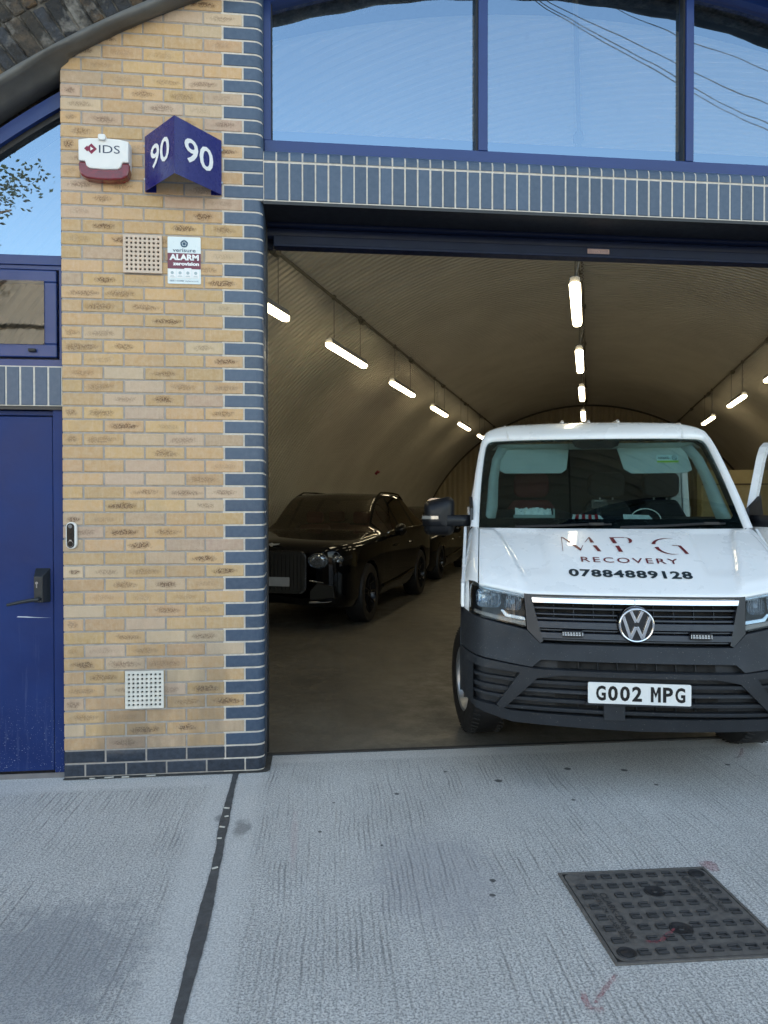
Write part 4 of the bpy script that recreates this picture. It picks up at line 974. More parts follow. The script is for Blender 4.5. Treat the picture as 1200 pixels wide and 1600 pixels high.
# cowl, wings, pillars, roof
O = [(.897, .975, 1.385), (.888, 1.13, 1.54), (.870, 1.36, 1.75), (.842, 1.54, 1.93), (.812, 1.66, 2.045), (.765, 1.715, 2.108), (.63, 1.73, 2.142), (.45, 1.73, 2.150), (.25, 1.73, 2.156), (0, 1.73, 2.158)]
G = [(.838, .945, 1.392), (.832, 1.12, 1.54), (.822, 1.30, 1.72), (.802, 1.49, 1.90), (.785, 1.585, 1.985), (.748, 1.612, 2.018), (.62, 1.585, 2.022), (.45, 1.55, 2.022), (.25, 1.52, 2.021), (0, 1.508, 2.020)]
def mrow(h): return [(-x, y, z) for x, y, z in h] + [(x, y, z) for x, y, z in reversed(h[:-1])]
def lerp3(a, b, t): return tuple(a[i] + (b[i] - a[i]) * t for i in range(3))
def dens(h, k=4):
    Q = []
    for i in range(len(h) - 1):
        p0, p1, p2, p3 = h[max(i - 1, 0)], h[i], h[i + 1], h[min(i + 2, len(h) - 1)]
        for j in range(k):
            t_ = j / k; Q.append(tuple(.5 * (2 * p1[a] + (p2[a] - p0[a]) * t_ + (2 * p0[a] - 5 * p1[a] + 4 * p2[a] - p3[a]) * t_ * t_ + (3 * p1[a] - p0[a] - 3 * p2[a] + p3[a]) * t_ ** 3) for a in range(3)))
    return Q + [h[-1]]
Od, Gd = dens(O), dens(G)
mid1 = [(lambda p: (p[0] * 1.005, p[1] - .022, p[2] + .006))(lerp3(a, b_, .35)) for a, b_ in zip(Gd, Od)]
mid2 = [(lambda p: (p[0] * 1.008, p[1] - .026, p[2] + .012))(lerp3(a, b_, .72)) for a, b_ in zip(Gd, Od)]
inG = [(p[0] - .0, p[1] + .02, p[2] - .006) for p in Gd]
def roofsec(y, dz=0): return [(.855, y, 1.90 + dz), (.845, y, 1.95 + dz), (.835, y, 1.99 + dz), (.828, y, 2.02 + dz), (.815, y, 2.06 + dz), (.768, y, 2.118 + dz), (.63, y, 2.156 + dz), (.45, y, 2.166 + dz), (.25, y, 2.172 + dz), (0, y, 2.175 + dz)]
rows = [mrow(inG), mrow(Gd), mrow(mid1), mrow(mid2), mrow(Od)]
b = MB(); b.grid(rows)
R1 = dens(roofsec(1.86)); O2r = [lerp3(a, b_, .5) for a, b_ in zip(Od, R1)]; O2r = [(p[0], p[1], p[2] + .004) for p in O2r]
k0 = 16
b.grid([mrow(Od[k0:]), mrow(O2r[k0:]), mrow(R1[k0:]), mrow(dens(roofsec(2.2))[k0:]), mrow(dens(roofsec(2.5))[k0:])])
b.build('roof_shell', white_p, VAN, smooth='all')
b = MB()       # roof gutters
for s_ in (-1, 1):
    b.tube([(s_ * .62, 1.575, 2.03), (s_ * .635, 1.65, 2.10), (s_ * .645, 1.735, 2.145), (s_ * .645, 1.9, 2.158), (s_ * .645, 2.45, 2.158)], .006, 6)
b.build('roof_gutter', white_p, VAN, smooth=True)
b = MB()
for x in (-.2, 0, .22): b.tube([(x, 1.86, 2.17), (x, 1.90, 2.188), (x, 2.1, 2.188)], .014, 6)
b.build('roof_rib', white_p, VAN, smooth=True)
for s_ in (-1, 1):      # front wing: seam along the bonnet, shoulder, side with wheel arch
    rows = []
    for i in range(27):
        v = i / 26; bx, by, bz = bonnet(.838, v); y_r = .975
        yo = .41 + (y_r - .41) * v; zo = 1.10 + (1.385 - 1.10) * v ** .9
        xo = .915 - .018 * v
        sh_ = [(bx, by, bz - .004), (bx + .02, by + (yo - by) * .2, bz + .004), ((bx + xo) / 2 + .012, (by + yo) / 2, (bz + zo) / 2 + .006), (xo, yo, zo - .012), (xo + .012, yo + .012, zo - .04)]
        zl = .90
        for k in range(1, 7): q = k / 6; sh_.append((xo + .012 + (.938 - xo - .012) * sin(q * pi / 2), yo + .012, zo - .04 + (zl - zo + .04) * q))
        rows.append([(s_ * x, y, z) for x, y, z in sh_])
    b = MB(); b.grid(rows); b.build('front_wing', white_p, VAN, smooth='all')
    b = MB(); Pw = [(.891, 1.10), (.944, 1.09), (.947, .94), (.889, .925)]; panel(b, Pw if s_ > 0 else mir(Pw), FY, -.002, .03, .02); b.build('wing_corner', white_p, VAN, smooth=True)
    b = MB(); yc, zc, ra = 1.073, .375, .43; P = [(.60, .92)]
    for k in range(17): a_ = pi - .25 - (pi - .25) * k / 16 * 1.0; P.append((yc - ra * cos(pi - a_) * 1.0 if False else yc + ra * cos(a_), zc + ra * sin(a_)))
    yend = 1.12 if s_ > 0 else 2.42
    P = [(.38, .94), (.60, .90), (.66, .60)] + [(yc + ra * cos(pi - .35 - (pi - .7) * k / 16), zc + ra * sin(pi - .35 - (pi - .7) * k / 16)) for k in range(17)] + ([(1.5, .42), (2.42, .42), (2.42, .60), (1.56, .60), (1.30, .93), (1.13, .97), (1.13, 1.38), (.99, 1.39), (.60, 1.16), (.40, 1.08)] if s_ > 0 else [(1.5, .42), (2.42, .42), (2.42, 1.42), (1.0, 1.40), (.60, 1.16), (.40, 1.08)])
    b = MB(); b.add([(s_ * .938, y, z) for y, z in P] + [(s_ * .918, y, z) for y, z in P], [tuple(range(len(P))), tuple(range(2 * len(P) - 1, len(P) - 1, -1))] + [(i, (i + 1) % len(P), (i + 1) % len(P) + len(P), i + len(P)) for i in range(len(P))])
    b.build('side_panel', white_p, VAN, bevel=.006)
    b = MB(); b.add([(s_ * .92, 2.28, .5), (s_ * .92, 2.42, .5), (s_ * .83, 2.42, 2.02), (s_ * .83, 2.28, 2.02), (s_ * .86, 2.28, .5), (s_ * .86, 2.42, .5), (s_ * .78, 2.42, 2.02), (s_ * .78, 2.28, 2.02)], [(0, 1, 2, 3), (4, 5, 6, 7), (0, 1, 5, 4), (1, 2, 6, 5), (2, 3, 7, 6), (3, 0, 4, 7)])
    b.build('rear_pillar', white_p, VAN, bevel=.01)
    # wheels
    wx = s_ * .845
    wh = bpy.data.objects.new('front_wheel', None); COL.objects.link(wh); wh.parent = VAN; wh.location = (wx, yc, .355); wh.rotation_euler = (0, 0, radians(14))
    b = MB(); lathe(b, [(-.112, .215), (-.118, .26), (-.116, .315), (-.100, .345), (-.07, .3555), (.07, .3555), (.100, .345), (.116, .315), (.118, .26), (.112, .215)], 0, 0, 0, 'x', 56); b.build('tyre', black_rub, wh, smooth=True)
    b = MB()
    for k in range(56):
        a_ = 2 * pi * k / 56
        for (xa, xb) in ((-.105, -.06), (.06, .105)): b.tube([(xa, .349 * cos(a_), .349 * sin(a_)), (xb, .3565 * cos(a_ + .03), .3565 * sin(a_ + .03))], .005, 4)
    b.build('tread', black_rub, wh)
    b = MB(); e = -1 if s_ < 0 else 1; lathe(b, [(e * .108, .216), (e * .100, .200), (e * .05, .18), (e * .04, .12), (e * .075, .10), (e * .09, .06), (e * .09, 0)], 0, 0, 0, 'x', 40); b.build('rim', mat('rim_silver', (.35, .36, .37), .35, metal=.7), wh, smooth=True)
    b = MB(); P = [(-.43 + 0, 0)]
    b.grid([[(s_ * .93, yc + .425 * cos(a_), zc + .425 * sin(a_)), (s_ * .55, yc + .44 * cos(a_), zc + .44 * sin(a_))] for a_ in [-.1 + (pi + .2) * k / 20 for k in range(21)]]); b.build('wheel_liner', black_rub, VAN, smooth=True)
# windscreen with its black border
WSG = glass_mat('windscreen_glass', (.70, .80, .79), (.9, .97, 1.), .07)
def ws(t_, k, off=0):     # k 0..1 from left to right at height t 0..1
    n = (len(Gd) - 1)
    return None
def WY(x, z): return .8 + (z - 1.385) * 1.115 + .145 * (x / .83) ** 2
gz = [(p[0], p[2]) for p in Gd]; ring_o = [(-x, z) for x, z in gz] + [(x, z) for x, z in reversed(gz[:-1])]
b = MB(); panel(b, ring_o, WY, .0, .003, .12); b.build('windscreen', WSG, VAN, smooth=True)
def insetp(x, z):
    sx = 1 - .045 / max(.3, abs(x)) if abs(x) > .3 else 1 - .045 / .3
    return (x * (1 - .040 / .8), 1.445 + (z - 1.392) * (1.995 - 1.445) / (2.02 - 1.392))
gi = [(-.795, 1.50), (-.785, 1.60), (-.775, 1.75), (-.757, 1.88), (-.74, 1.955), (-.70, 1.992), (-.6, 2.0), (-.3, 2.002), (0, 2.002)]
fo = [(-.838, 1.392), (-.832, 1.54), (-.822, 1.72), (-.802, 1.90), (-.785, 1.985), (-.748, 2.018), (-.62, 2.022), (-.3, 2.021), (0, 2.02)]
gi = [(-.775, 1.452), (-.80, 1.475)] + gi; fo = [(-.80, 1.390), (-.838, 1.390)] + fo
gi2 = gi + [(-x, z) for x, z in reversed(gi[:-1])]; fo2 = fo + [(-x, z) for x, z in reversed(fo[:-1])]
b = MB(); b.grid([[(x, WY(x, z) + .006, z) for x, z in fo2], [(x, WY(x, z) + .006, z) for x, z in gi2]])
xs2 = [-.80 + 1.6 * i / 24 for i in range(25)]
b.grid([[(x, WY(x, 1.388) + .007, 1.388) for x in xs2], [(x, WY(x, 1.452) + .007, 1.452) for x in xs2]])
b.build('windscreen_border', mat('frit_black', (.006, .008, .010), .25), VAN, smooth=True)
b = MB(); P = [(-.17, 2.01), (.17, 2.01), (.15, 1.965), (.10, 1.945), (-.10, 1.945), (-.15, 1.965)]; panel(b, P, WY, .008, .04, .1); b.build('sensor_housing', black_pl, VAN, bevel=.004)
b = MB(); b.grid([[(x, .80 + .145 * (x / .83) ** 2 - .02, 1.386) for x in xs2], [(x, .86 + .145 * (x / .83) ** 2, 1.372) for x in xs2]]); b.build('scuttle', black_pl, VAN)
for nm_, piv, tip in (('wiper', (-.35, 1.40), (-.0, 1.418)), ('wiper', (.30, 1.40), (.72, 1.422))):
    b = MB(); f3 = lambda x, z, o=-.018: (x, WY(x, z) + o, z)
    b.tube([f3(piv[0] - .25, 1.402), f3(piv[0], 1.41, -.03), f3(tip[0] - .08, tip[1] + .004)], .008, 6); b.tube([f3(piv[0] - .18, 1.400, -.012), f3(piv[0] + .1, 1.414, -.012), f3(tip[0], tip[1] + .002, -.012)], .006, 6)
    b.box(tip[0] - .14, tip[0] - .05, WY(tip[0] - .1, tip[1]) - .036, WY(tip[0] - .1, tip[1]) - .015, tip[1] - .004, tip[1] + .012); b.build('wiper', black_rub, VAN, smooth=True)
# cabin
trim = mat('pale_trim', (.50, .53, .52), .7, var=.05); dashm = mat('dash_black', (.012, .014, .017), .6); cabd = mat('cab_dark', (.02, .02, .022), .8)
for s_ in (-1, 1):
    b = MB(); A_ = [(.80, 1.03, 1.43), (.79, 1.13, 1.52), (.772, 1.35, 1.72), (.745, 1.52, 1.88), (.70, 1.62, 1.975)]; B_ = [(.735, 1.14, 1.43), (.715, 1.2, 1.52), (.705, 1.40, 1.72), (.685, 1.58, 1.87), (.62, 1.66, 1.96)]
    b.grid([[(s_ * x, y, z) for x, y, z in A_], [(s_ * x, y, z) for x, y, z in B_]]); b.build('pillar_trim', trim, VAN, smooth=True, solid=.01)
b = MB(); b.add([(-.76, 1.60, 1.995), (.76, 1.60, 1.995), (.76, 2.42, 2.02), (-.76, 2.42, 2.02), (-.76, 1.66, 1.955), (.76, 1.66, 1.955)], [(0, 1, 5, 4), (4, 5, 2, 3)]); b.build('headliner', trim, VAN)
for x0, x1, x0b, x1b, vz in ((-.70, -.175, -.665, -.24, 0), (.17, .675, .20, .62, 0)):
    P = [(x0, 1.958), (x1, 1.958), (x1b, 1.79), (x1b - .03, 1.768), (x0b + .03, 1.765), (x0b, 1.785)]
    if x0 < 0: P = [(x0 + .035, 1.958), (x1, 1.958), (x1 - .03, 1.80), (x1 - .07, 1.772), (x0 + .05, 1.772), (x0, 1.80)]
    else: P = [(x0, 1.962), (x1 - .02, 1.962), (x1, 1.79), (x1 - .05, 1.768), (x0 + .08, 1.766), (x0 + .03, 1.80)]
    b = MB(); b.prism(P, 1.66, 1.675); o_ = b.build('sun_visor', mat('visor_grey', (.50, .54, .53), .7, var=.04), VAN, bevel=.006)
    for v_ in o_.data.vertices: v_.co.y += (v_.co.z - 1.96) * .75 - .02
    if x0 > 0:
        st_ = MB(); fz = lambda x, z: (x, 1.638 + (z - 1.96) * .75, z)
        st_.add([fz(.44, 1.905), fz(.59, 1.905), fz(.59, 1.862), fz(.44, 1.862)], [(0, 1, 2, 3)]); a1 = st_.build('visor_sticker', mat('sticker_pale', (.6, .75, .75), .5), o_)
        st_ = MB(); fz2 = lambda x, z: (x, 1.636 + (z - 1.96) * .75, z); st_.add([fz2(.44, 1.862), fz2(.59, 1.862), fz2(.59, 1.848), fz2(.44, 1.848)], [(0, 1, 2, 3)]); st_.build('sticker_green', mat('sticker_green', (.35, .6, .05), .5), o_)
        st_ = MB(); mtext(st_, 'AIRBAG', fz2 if False else (lambda x, y: fz2(.447 + x, 1.873 + y)), .08, .018, bold=.01)
        Q_ = circ(.565, 1.883, .018, 18); I_ = circ(.565, 1.883, .014, 18); st_.grid([[fz2(*p) for p in Q_], [fz2(*p) for p in I_]], close=True); st_.add([fz2(.553, 1.893), fz2(.556, 1.896), fz2(.577, 1.873), fz2(.574, 1.870)], [(0, 1, 2, 3)])
        st_.build('sticker_print', navy_ink, o_)
b = MB(); xs3 = [-.82 + 1.64 * i / 30 for i in range(31)]
dz_ = lambda x: .05 * (sstep((-x - .1) / .2)) * sstep((x + .8) / .1)
b.grid([[(x, WY(x, 1.39) + .03, 1.375) for x in xs3], [(x, WY(x, 1.42) + .03, 1.41) for x in xs3], [(x, 1.22, 1.435 + dz_(x) * .3) for x in xs3], [(x, 1.36, 1.46 + dz_(x)) for x in xs3], [(x, 1.47, 1.44 + dz_(x)) for x in xs3], [(x, 1.52, 1.2) for x in xs3], [(x, 1.5, .7) for x in xs3]])
dash = b.build('dashboard', dashm, VAN, smooth='all')
b = MB(); lathe(b, [(-.014, .0), (-.014, .03), (.0, .05)], -.40, 1.68, 1.32, 'y', 20); W_ = []
b.tube([(-.40 + .19 * cos(a_), 1.66 + .05 * sin(a_), 1.34 + .17 * sin(a_)) for a_ in [2 * pi * k / 28 for k in range(29)]], .013, 7)
for a_ in (0, pi, -pi / 2): b.tube([(-.40, 1.67, 1.33), (-.40 + .18 * cos(a_), 1.66 + .04 * sin(a_), 1.34 + .16 * sin(a_))], .014, 6)
b.build('steering_wheel', dashm, VAN, smooth=True)
seatm = mat('seat_maroon', (.13, .022, .028), .8, var=.2)
for x, w_, m_ in ((-.42, .24, seatm), (.18, .22, cabd), (.60, .20, cabd)):
    b = MB(); b.box(x - w_, x + w_, 1.65, 2.15, .85, 1.02); s0 = b.build('seat', m_, VAN, bevel=.04, seg=3)
    b = MB(); b.prism([(x - w_, .98), (x + w_, .98), (x + w_ * .96, 1.45), (x + w_ * .6, 1.58), (x - w_ * .6, 1.58), (x - w_ * .96, 1.45)], 2.10, 2.22); b.build('backrest', m_, s0, bevel=.03, seg=3)
    b = MB(); b.prism(rrect(x - .14, x + .14, 1.60, 1.80, .06), 2.12, 2.21); b.build('headrest', m_, s0, bevel=.02, seg=3)
    if x > 0:
        b = MB(); [b.tube([(x + q, 2.16, 1.56), (x + q, 2.16, 1.63)], .007, 6) for q in (-.05, .05)]; b.build('headrest_post', steel, s0)
b = MB(); b.box(-.85, .85, 2.36, 2.40, .5, 2.02); b.build('cab_back_wall', cabd, VAN)
b = MB(); b.box(-.88, .88, 1.1, 2.4, .48, .52); b.build('cab_floor', cabd, VAN)
b = MB(); b.add([(.80, 2.20, 1.0), (.80, 2.30, 1.0), (.76, 2.30, 1.98), (.76, 2.20, 1.98), (.70, 2.20, 1.0), (.70, 2.30, 1.0), (.68, 2.30, 1.98), (.68, 2.20, 1.98)], [(0, 1, 2, 3), (4, 5, 6, 7), (0, 1, 5, 4), (1, 2, 6, 5), (2, 3, 7, 6), (3, 0, 4, 7)]); b.build('inner_pillar_trim', trim, VAN, bevel=.01)
# clutter on the dashboard (rests on the van: things of their own)
def vloc(x, y, z): return VAN.matrix_basis @ Vector((x, y, z))
def on_dash(name, label, cat, x, y, z, mbs):
    r = None
    for i, (mb_, m_, nm_) in enumerate(mbs):
        if i == 0 and len(mbs) == 1:
            o_ = mb_.build(name, m_); o_.location = (3.094 + x * cos(VA) + y * sin(VA), -.619 - x * sin(VA) + y * cos(VA), z); o_.rotation_euler = (0, 0, -VA); return tag(o_, label, cat)
        if r is None: r = thing(name, label, cat, (3.094 + x * cos(VA) + y * sin(VA), -.619 - x * sin(VA) + y * cos(VA), z), -VA)
        mb_.build(nm_, m_, r)
    return r
paper = mat('paper_white', (.8, .85, .84), .7, var=.15, scale=30)
rg = random.Random(5)
def crumple(w_, d_, h_, n=12, m=7):
    b = MB(); P = [[(-w_ / 2 + w_ * j / n, -d_ / 2 + d_ * i / m, h_ * rg.random() * sin(pi * i / m) ** .5 + h_ * .6 * i / m) for j in range(n + 1)] for i in range(m + 1)]; b.grid(P); return b
on_dash('paper_pile', 'crumpled pale papers in a tray behind the windscreen above the MPG lettering', 'papers', -.46, 1.30, 1.462, [(crumple(.25, .12, .05), paper, 'sheets'), (MB().box(-.14, .145, -.075, -.065, -.02, .012).box(.135, .145, -.07, .07, -.02, .055), mat('tray_clear', (.25, .33, .33), .2), 'tray')])
b1 = MB(); b1.grid([[(-.12, -.05, 0), (.10, -.06, .0)], [(-.10, .06, .04), (.08, .05, .035)]]); b2 = MB(); [b2.add([(-.10 + k * .045, -.052, .002), (-.075 + k * .045, -.052, .002), (-.06 + k * .042, .05, .040), (-.08 + k * .042, .05, .040)], [(0, 1, 2, 3)]) for k in range(4)]
on_dash('leaflet', 'red and white leaflet lying at the centre of the dashboard', 'leaflet', -.09, 1.20, 1.436, [(b1, paper, 'sheet'), (b2, mat('leaflet_red', (.4, .01, .02), .5), 'red_print')])
on_dash('envelope', 'small pale envelope on the dashboard beside the white cable loop', 'envelope', .23, 1.22, 1.437, [(MB().add([(-.09, -.04, 0), (.10, -.05, 0), (.09, .04, .03), (-.08, .05, .035), (-.09, -.04, .004), (.10, -.05, .004), (.09, .04, .034), (-.08, .05, .04)], [(0, 1, 2, 3), (4, 5, 6, 7), (0, 1, 5, 4), (1, 2, 6, 5), (2, 3, 7, 6), (3, 0, 4, 7)]), paper, 'e')])
on_dash('charging_cable', 'white charging cable looping up from the dashboard', 'cable', .30, 1.26, 1.44, [(MB().tube([(.10 * cos(a_), .02 * sin(a_), .075 * sin(a_)) for a_ in [pi * k / 16 for k in range(17)]] , .0035, 6).tube([(-.1, 0, 0), (-.12, -.03, 0)], .0035, 6), white_pl, 'c')])
on_dash('phone_holder', 'black phone holder standing on the middle of the dashboard', 'phone holder', -.01, 1.30, 1.45, [(MB().prism(rrect(-.05, .06, .07, .13, .01), -.01, .01), black_pl, 'cradle'), (MB().tube([(0, 0, -.01), (0, .005, .05), (.01, 0, .09)], [.03, .012, .012], 8), black_pl, 'stem'), (MB().box(-.03, .03, -.013, -.010, .118, .122), steel, 'clip')])
# mirrors
def mirror_geo(parent, sgn, ox, oy):
    """wing mirror with arm; (ox,oy) is where the arm meets the door, sgn the outward side"""
    f = lambda x, y, z: (ox + sgn * x, oy + y, z)
    b = MB(); rows = []
    for y, k, dz in ((.12, .90, 0), (.06, 1.0, 0), (0.0, 1.0, 0), (-.05, .93, 0), (-.085, .72, 0), (-.095, .40, 0), (-.098, .02, 0)):
        P = []
        for x, z in rrect(.10, .305, 1.335, 1.60, .045, 4):
            cx, cz = .205, 1.465; zz = cz + (z - cz) * k
            if z > 1.55 and x > .25: zz -= .025
            P.append(f(cx + (x - cx) * k, y, zz))
        rows.append(P)
    b.grid(rows, close=True); hh_ = b.build('wing_mirror', mat('mirror_black', (.008, .009, .012), .42, spec=.35), parent, smooth='all', fix=True)
    b = MB(); b.prism([(ox + sgn * x, z) for x, z in rrect(.115, .295, 1.345, 1.59, .04, 4)], oy + .105, oy + .11); b.build('mirror_glass', chrome, hh_)
    b = MB(); b.grid([[f(x, y, z) for x, y, z in ((-.03, -.01, z_), (.05, -.045, z_), (.12, -.085, z_), (.24, -.105, z_), (.31, -.07, z_), (.315, .0, z_))] for z_ in (1.40, 1.475)]); b.grid([[f(-.03, .06, z_), f(.12, .06, z_)] for z_ in (1.40, 1.475)]); b.grid([[f(-.03, -.01, 1.475), f(.05, -.045, 1.475), f(.12, -.085, 1.475)], [f(-.03, .06, 1.475), f(.05, .06, 1.475), f(.12, .06, 1.475)]])
    b.build('mirror_arm', mat('mirror_black', (.008, .009, .012), .42), hh_, smooth=True, solid=.004)
    b = MB(); b.grid([[f(x, y, z) for x, y, z in ((.20, -.112, z_), (.25, -.110, z_), (.312, -.076, z_))] for z_ in (1.448, 1.470)]); b.build('side_repeater', mat('repeater_silver', (.45, .45, .43), .15, metal=.6), hh_)
    b = MB(); b.grid([[f(-.03, -.05, 1.36), f(-.02, .25, 1.36)], [f(-.03, -.02, 1.52), f(-.02, .16, 1.60)]]); b.build('mirror_mount', black_pl, hh_, solid=.02)
mirror_geo(VAN, -1, -.905, 1.02)
b = MB(); P = [(1.12, 1.42), (1.28, 1.58), (1.62, 1.90), (1.75, 1.97), (2.24, 1.97), (2.24, 1.42)]
def sx(z): return .922 - max(0, z - 1.40) * .155
b.add([(-sx(z) + .006, y, z) for y, z in P], [tuple(range(len(P)))]); b.build('side_glass', glass_mat('side_glass_m', (.35, .4, .4), (.9, .95, 1), .06), VAN)
b = MB(); Q = [(1.02, 1.40), (1.24, 1.60), (1.58, 1.93), (1.73, 2.01), (2.30, 2.01), (2.30, 1.40)]
b.grid([[(-sx(z), y, z) for y, z in P + P[:1]], [(-sx(z), y, z) for y, z in Q + Q[:1]]]); b.build('closed_door_frame', white_p, VAN, solid=.03)
# open passenger door
DR = bpy.data.objects.new('open_door', None); COL.objects.link(DR); DR.parent = VAN; DR.location = (.865, 1.02, 0); DR.rotation_euler = (0, 0, -radians(38))
DR['label'] = 'white passenger door standing ajar'
P = [(.10, 1.40), (.02, .97), (.20, .92), (.48, .58), (1.27, .58), (1.29, 1.40)]
def dslab(mb, P, x0, x1): n = len(P); mb.add([(x0 - max(0, z - 1.4) * .155, y, z) for y, z in P] + [(x1 - max(0, z - 1.4) * .155, y, z) for y, z in P], [tuple(range(n)), tuple(range(2 * n - 1, n - 1, -1))] + [(i, (i + 1) % n, (i + 1) % n + n, i + n) for i in range(n)])
b = MB(); dslab(b, P, .012, -.05); b.build('door_panel', white_p, DR, bevel=.012, seg=3)
b = MB(); Pi = [(.22, 1.40), (.10, 1.0), (.5, .66), (1.22, .66), (1.24, 1.40)]; dslab(b, Pi, -.05, -.09); b.build('door_card', black_pl, DR, bevel=.01)
Q = [(.06, 1.38), (.24, 1.585), (.52, 1.878), (.615, 1.953), (.71, 1.99), (1.25, 1.99), (1.27, 1.38)]; P = [(.12, 1.40), (.27, 1.56), (.56, 1.86), (.65, 1.93), (.74, 1.965), (1.21, 1.965), (1.22, 1.40)]
def dgrid(mb, A, B, x): mb.grid([[(x - max(0, z - 1.4) * .155, y, z) for y, z in A + A[:1]], [(x - max(0, z - 1.4) * .155, y, z) for y, z in B + B[:1]]])
b = MB(); dgrid(b, P, Q, .012); dgrid(b, P, Q, -.035); [b.grid([[(.012 - max(0, z - 1.4) * .155, y, z) for y, z in A + A[:1]], [(-.035 - max(0, z - 1.4) * .155, y, z) for y, z in A + A[:1]]]) for A in (P, Q)]
b.build('window_frame', white_p, DR, bevel=.006)
P2 = [(.135, 1.40), (.28, 1.55), (.57, 1.85), (.66, 1.915), (.75, 1.95), (1.19, 1.95), (1.20, 1.40)]
b = MB(); dgrid(b, P, P2, -.008); b.tube([(-.01, .36, 1.40), (-.045, .36, 1.64)], .014, 6); b.build('window_seal', black_rub, DR)
b = MB(); b.add([(-.01 - max(0, z - 1.4) * .155, y, z) for y, z in P2], [tuple(range(len(P2)))]); b.build('window_glass', glass_mat('side_glass_n', (.6, .63, .6), (.9, .95, 1), .04), DR)
b = MB(); b.tube([(.02, .95, 1.05), (.045, .97, 1.05), (.045, 1.12, 1.05), (.02, 1.14, 1.05)], .014, 8); b.build('door_handle', white_p, DR, smooth=True)
mirror_geo(DR, 1, .03, .10)
# chassis, rear wheels and flat bed behind the cab
b = MB(); [b.box(x - .04, x + .04, 1.2, 6.1, .50, .66) for x in (-.42, .42)]; [b.box(-.42, .42, y, y + .08, .53, .62) for y in (2.2, 3.4, 4.9, 5.8)]; b.build('chassis', black_pl, VAN)
b = MB(); b.box(-1.0, 1.0, 2.62, 6.2, .86, .94); b.box(-1.0, -.96, 2.62, 6.2, .94, 1.06); b.box(.96, 1.0, 2.62, 6.2, .94, 1.06); fb = b.build('flat_bed', white_p, VAN, bevel=.01)
b = MB(); [b.box(x - .02, x + .02, 2.60, 2.66, .94, 1.5) for x in (-.9, -.45, 0, .45, .9)]; b.box(-.95, .95, 2.60, 2.66, 1.46, 1.52); b.build('headboard_rack', mat('dull_steel', (.3, .3, .3), .4), fb)
for s_ in (-1, 1):
    b = MB(); lathe(b, [(-.112, .19), (-.118, .26), (-.116, .315), (-.100, .345), (-.07, .3555), (.07, .3555), (.100, .345), (.116, .315), (.118, .26), (.112, .19), (.05, .12), (.05, 0)], s_ * .80, 4.71, .355, 'x', 40); b.build('rear_wheel', black_rub, VAN, smooth=True)
b = MB(); b.box(-.55, .55, .30, 1.0, .30, .45); b.box(-.4, .4, .2, 1.2, .5, .95); b.build('engine_undertray', dark, VAN)

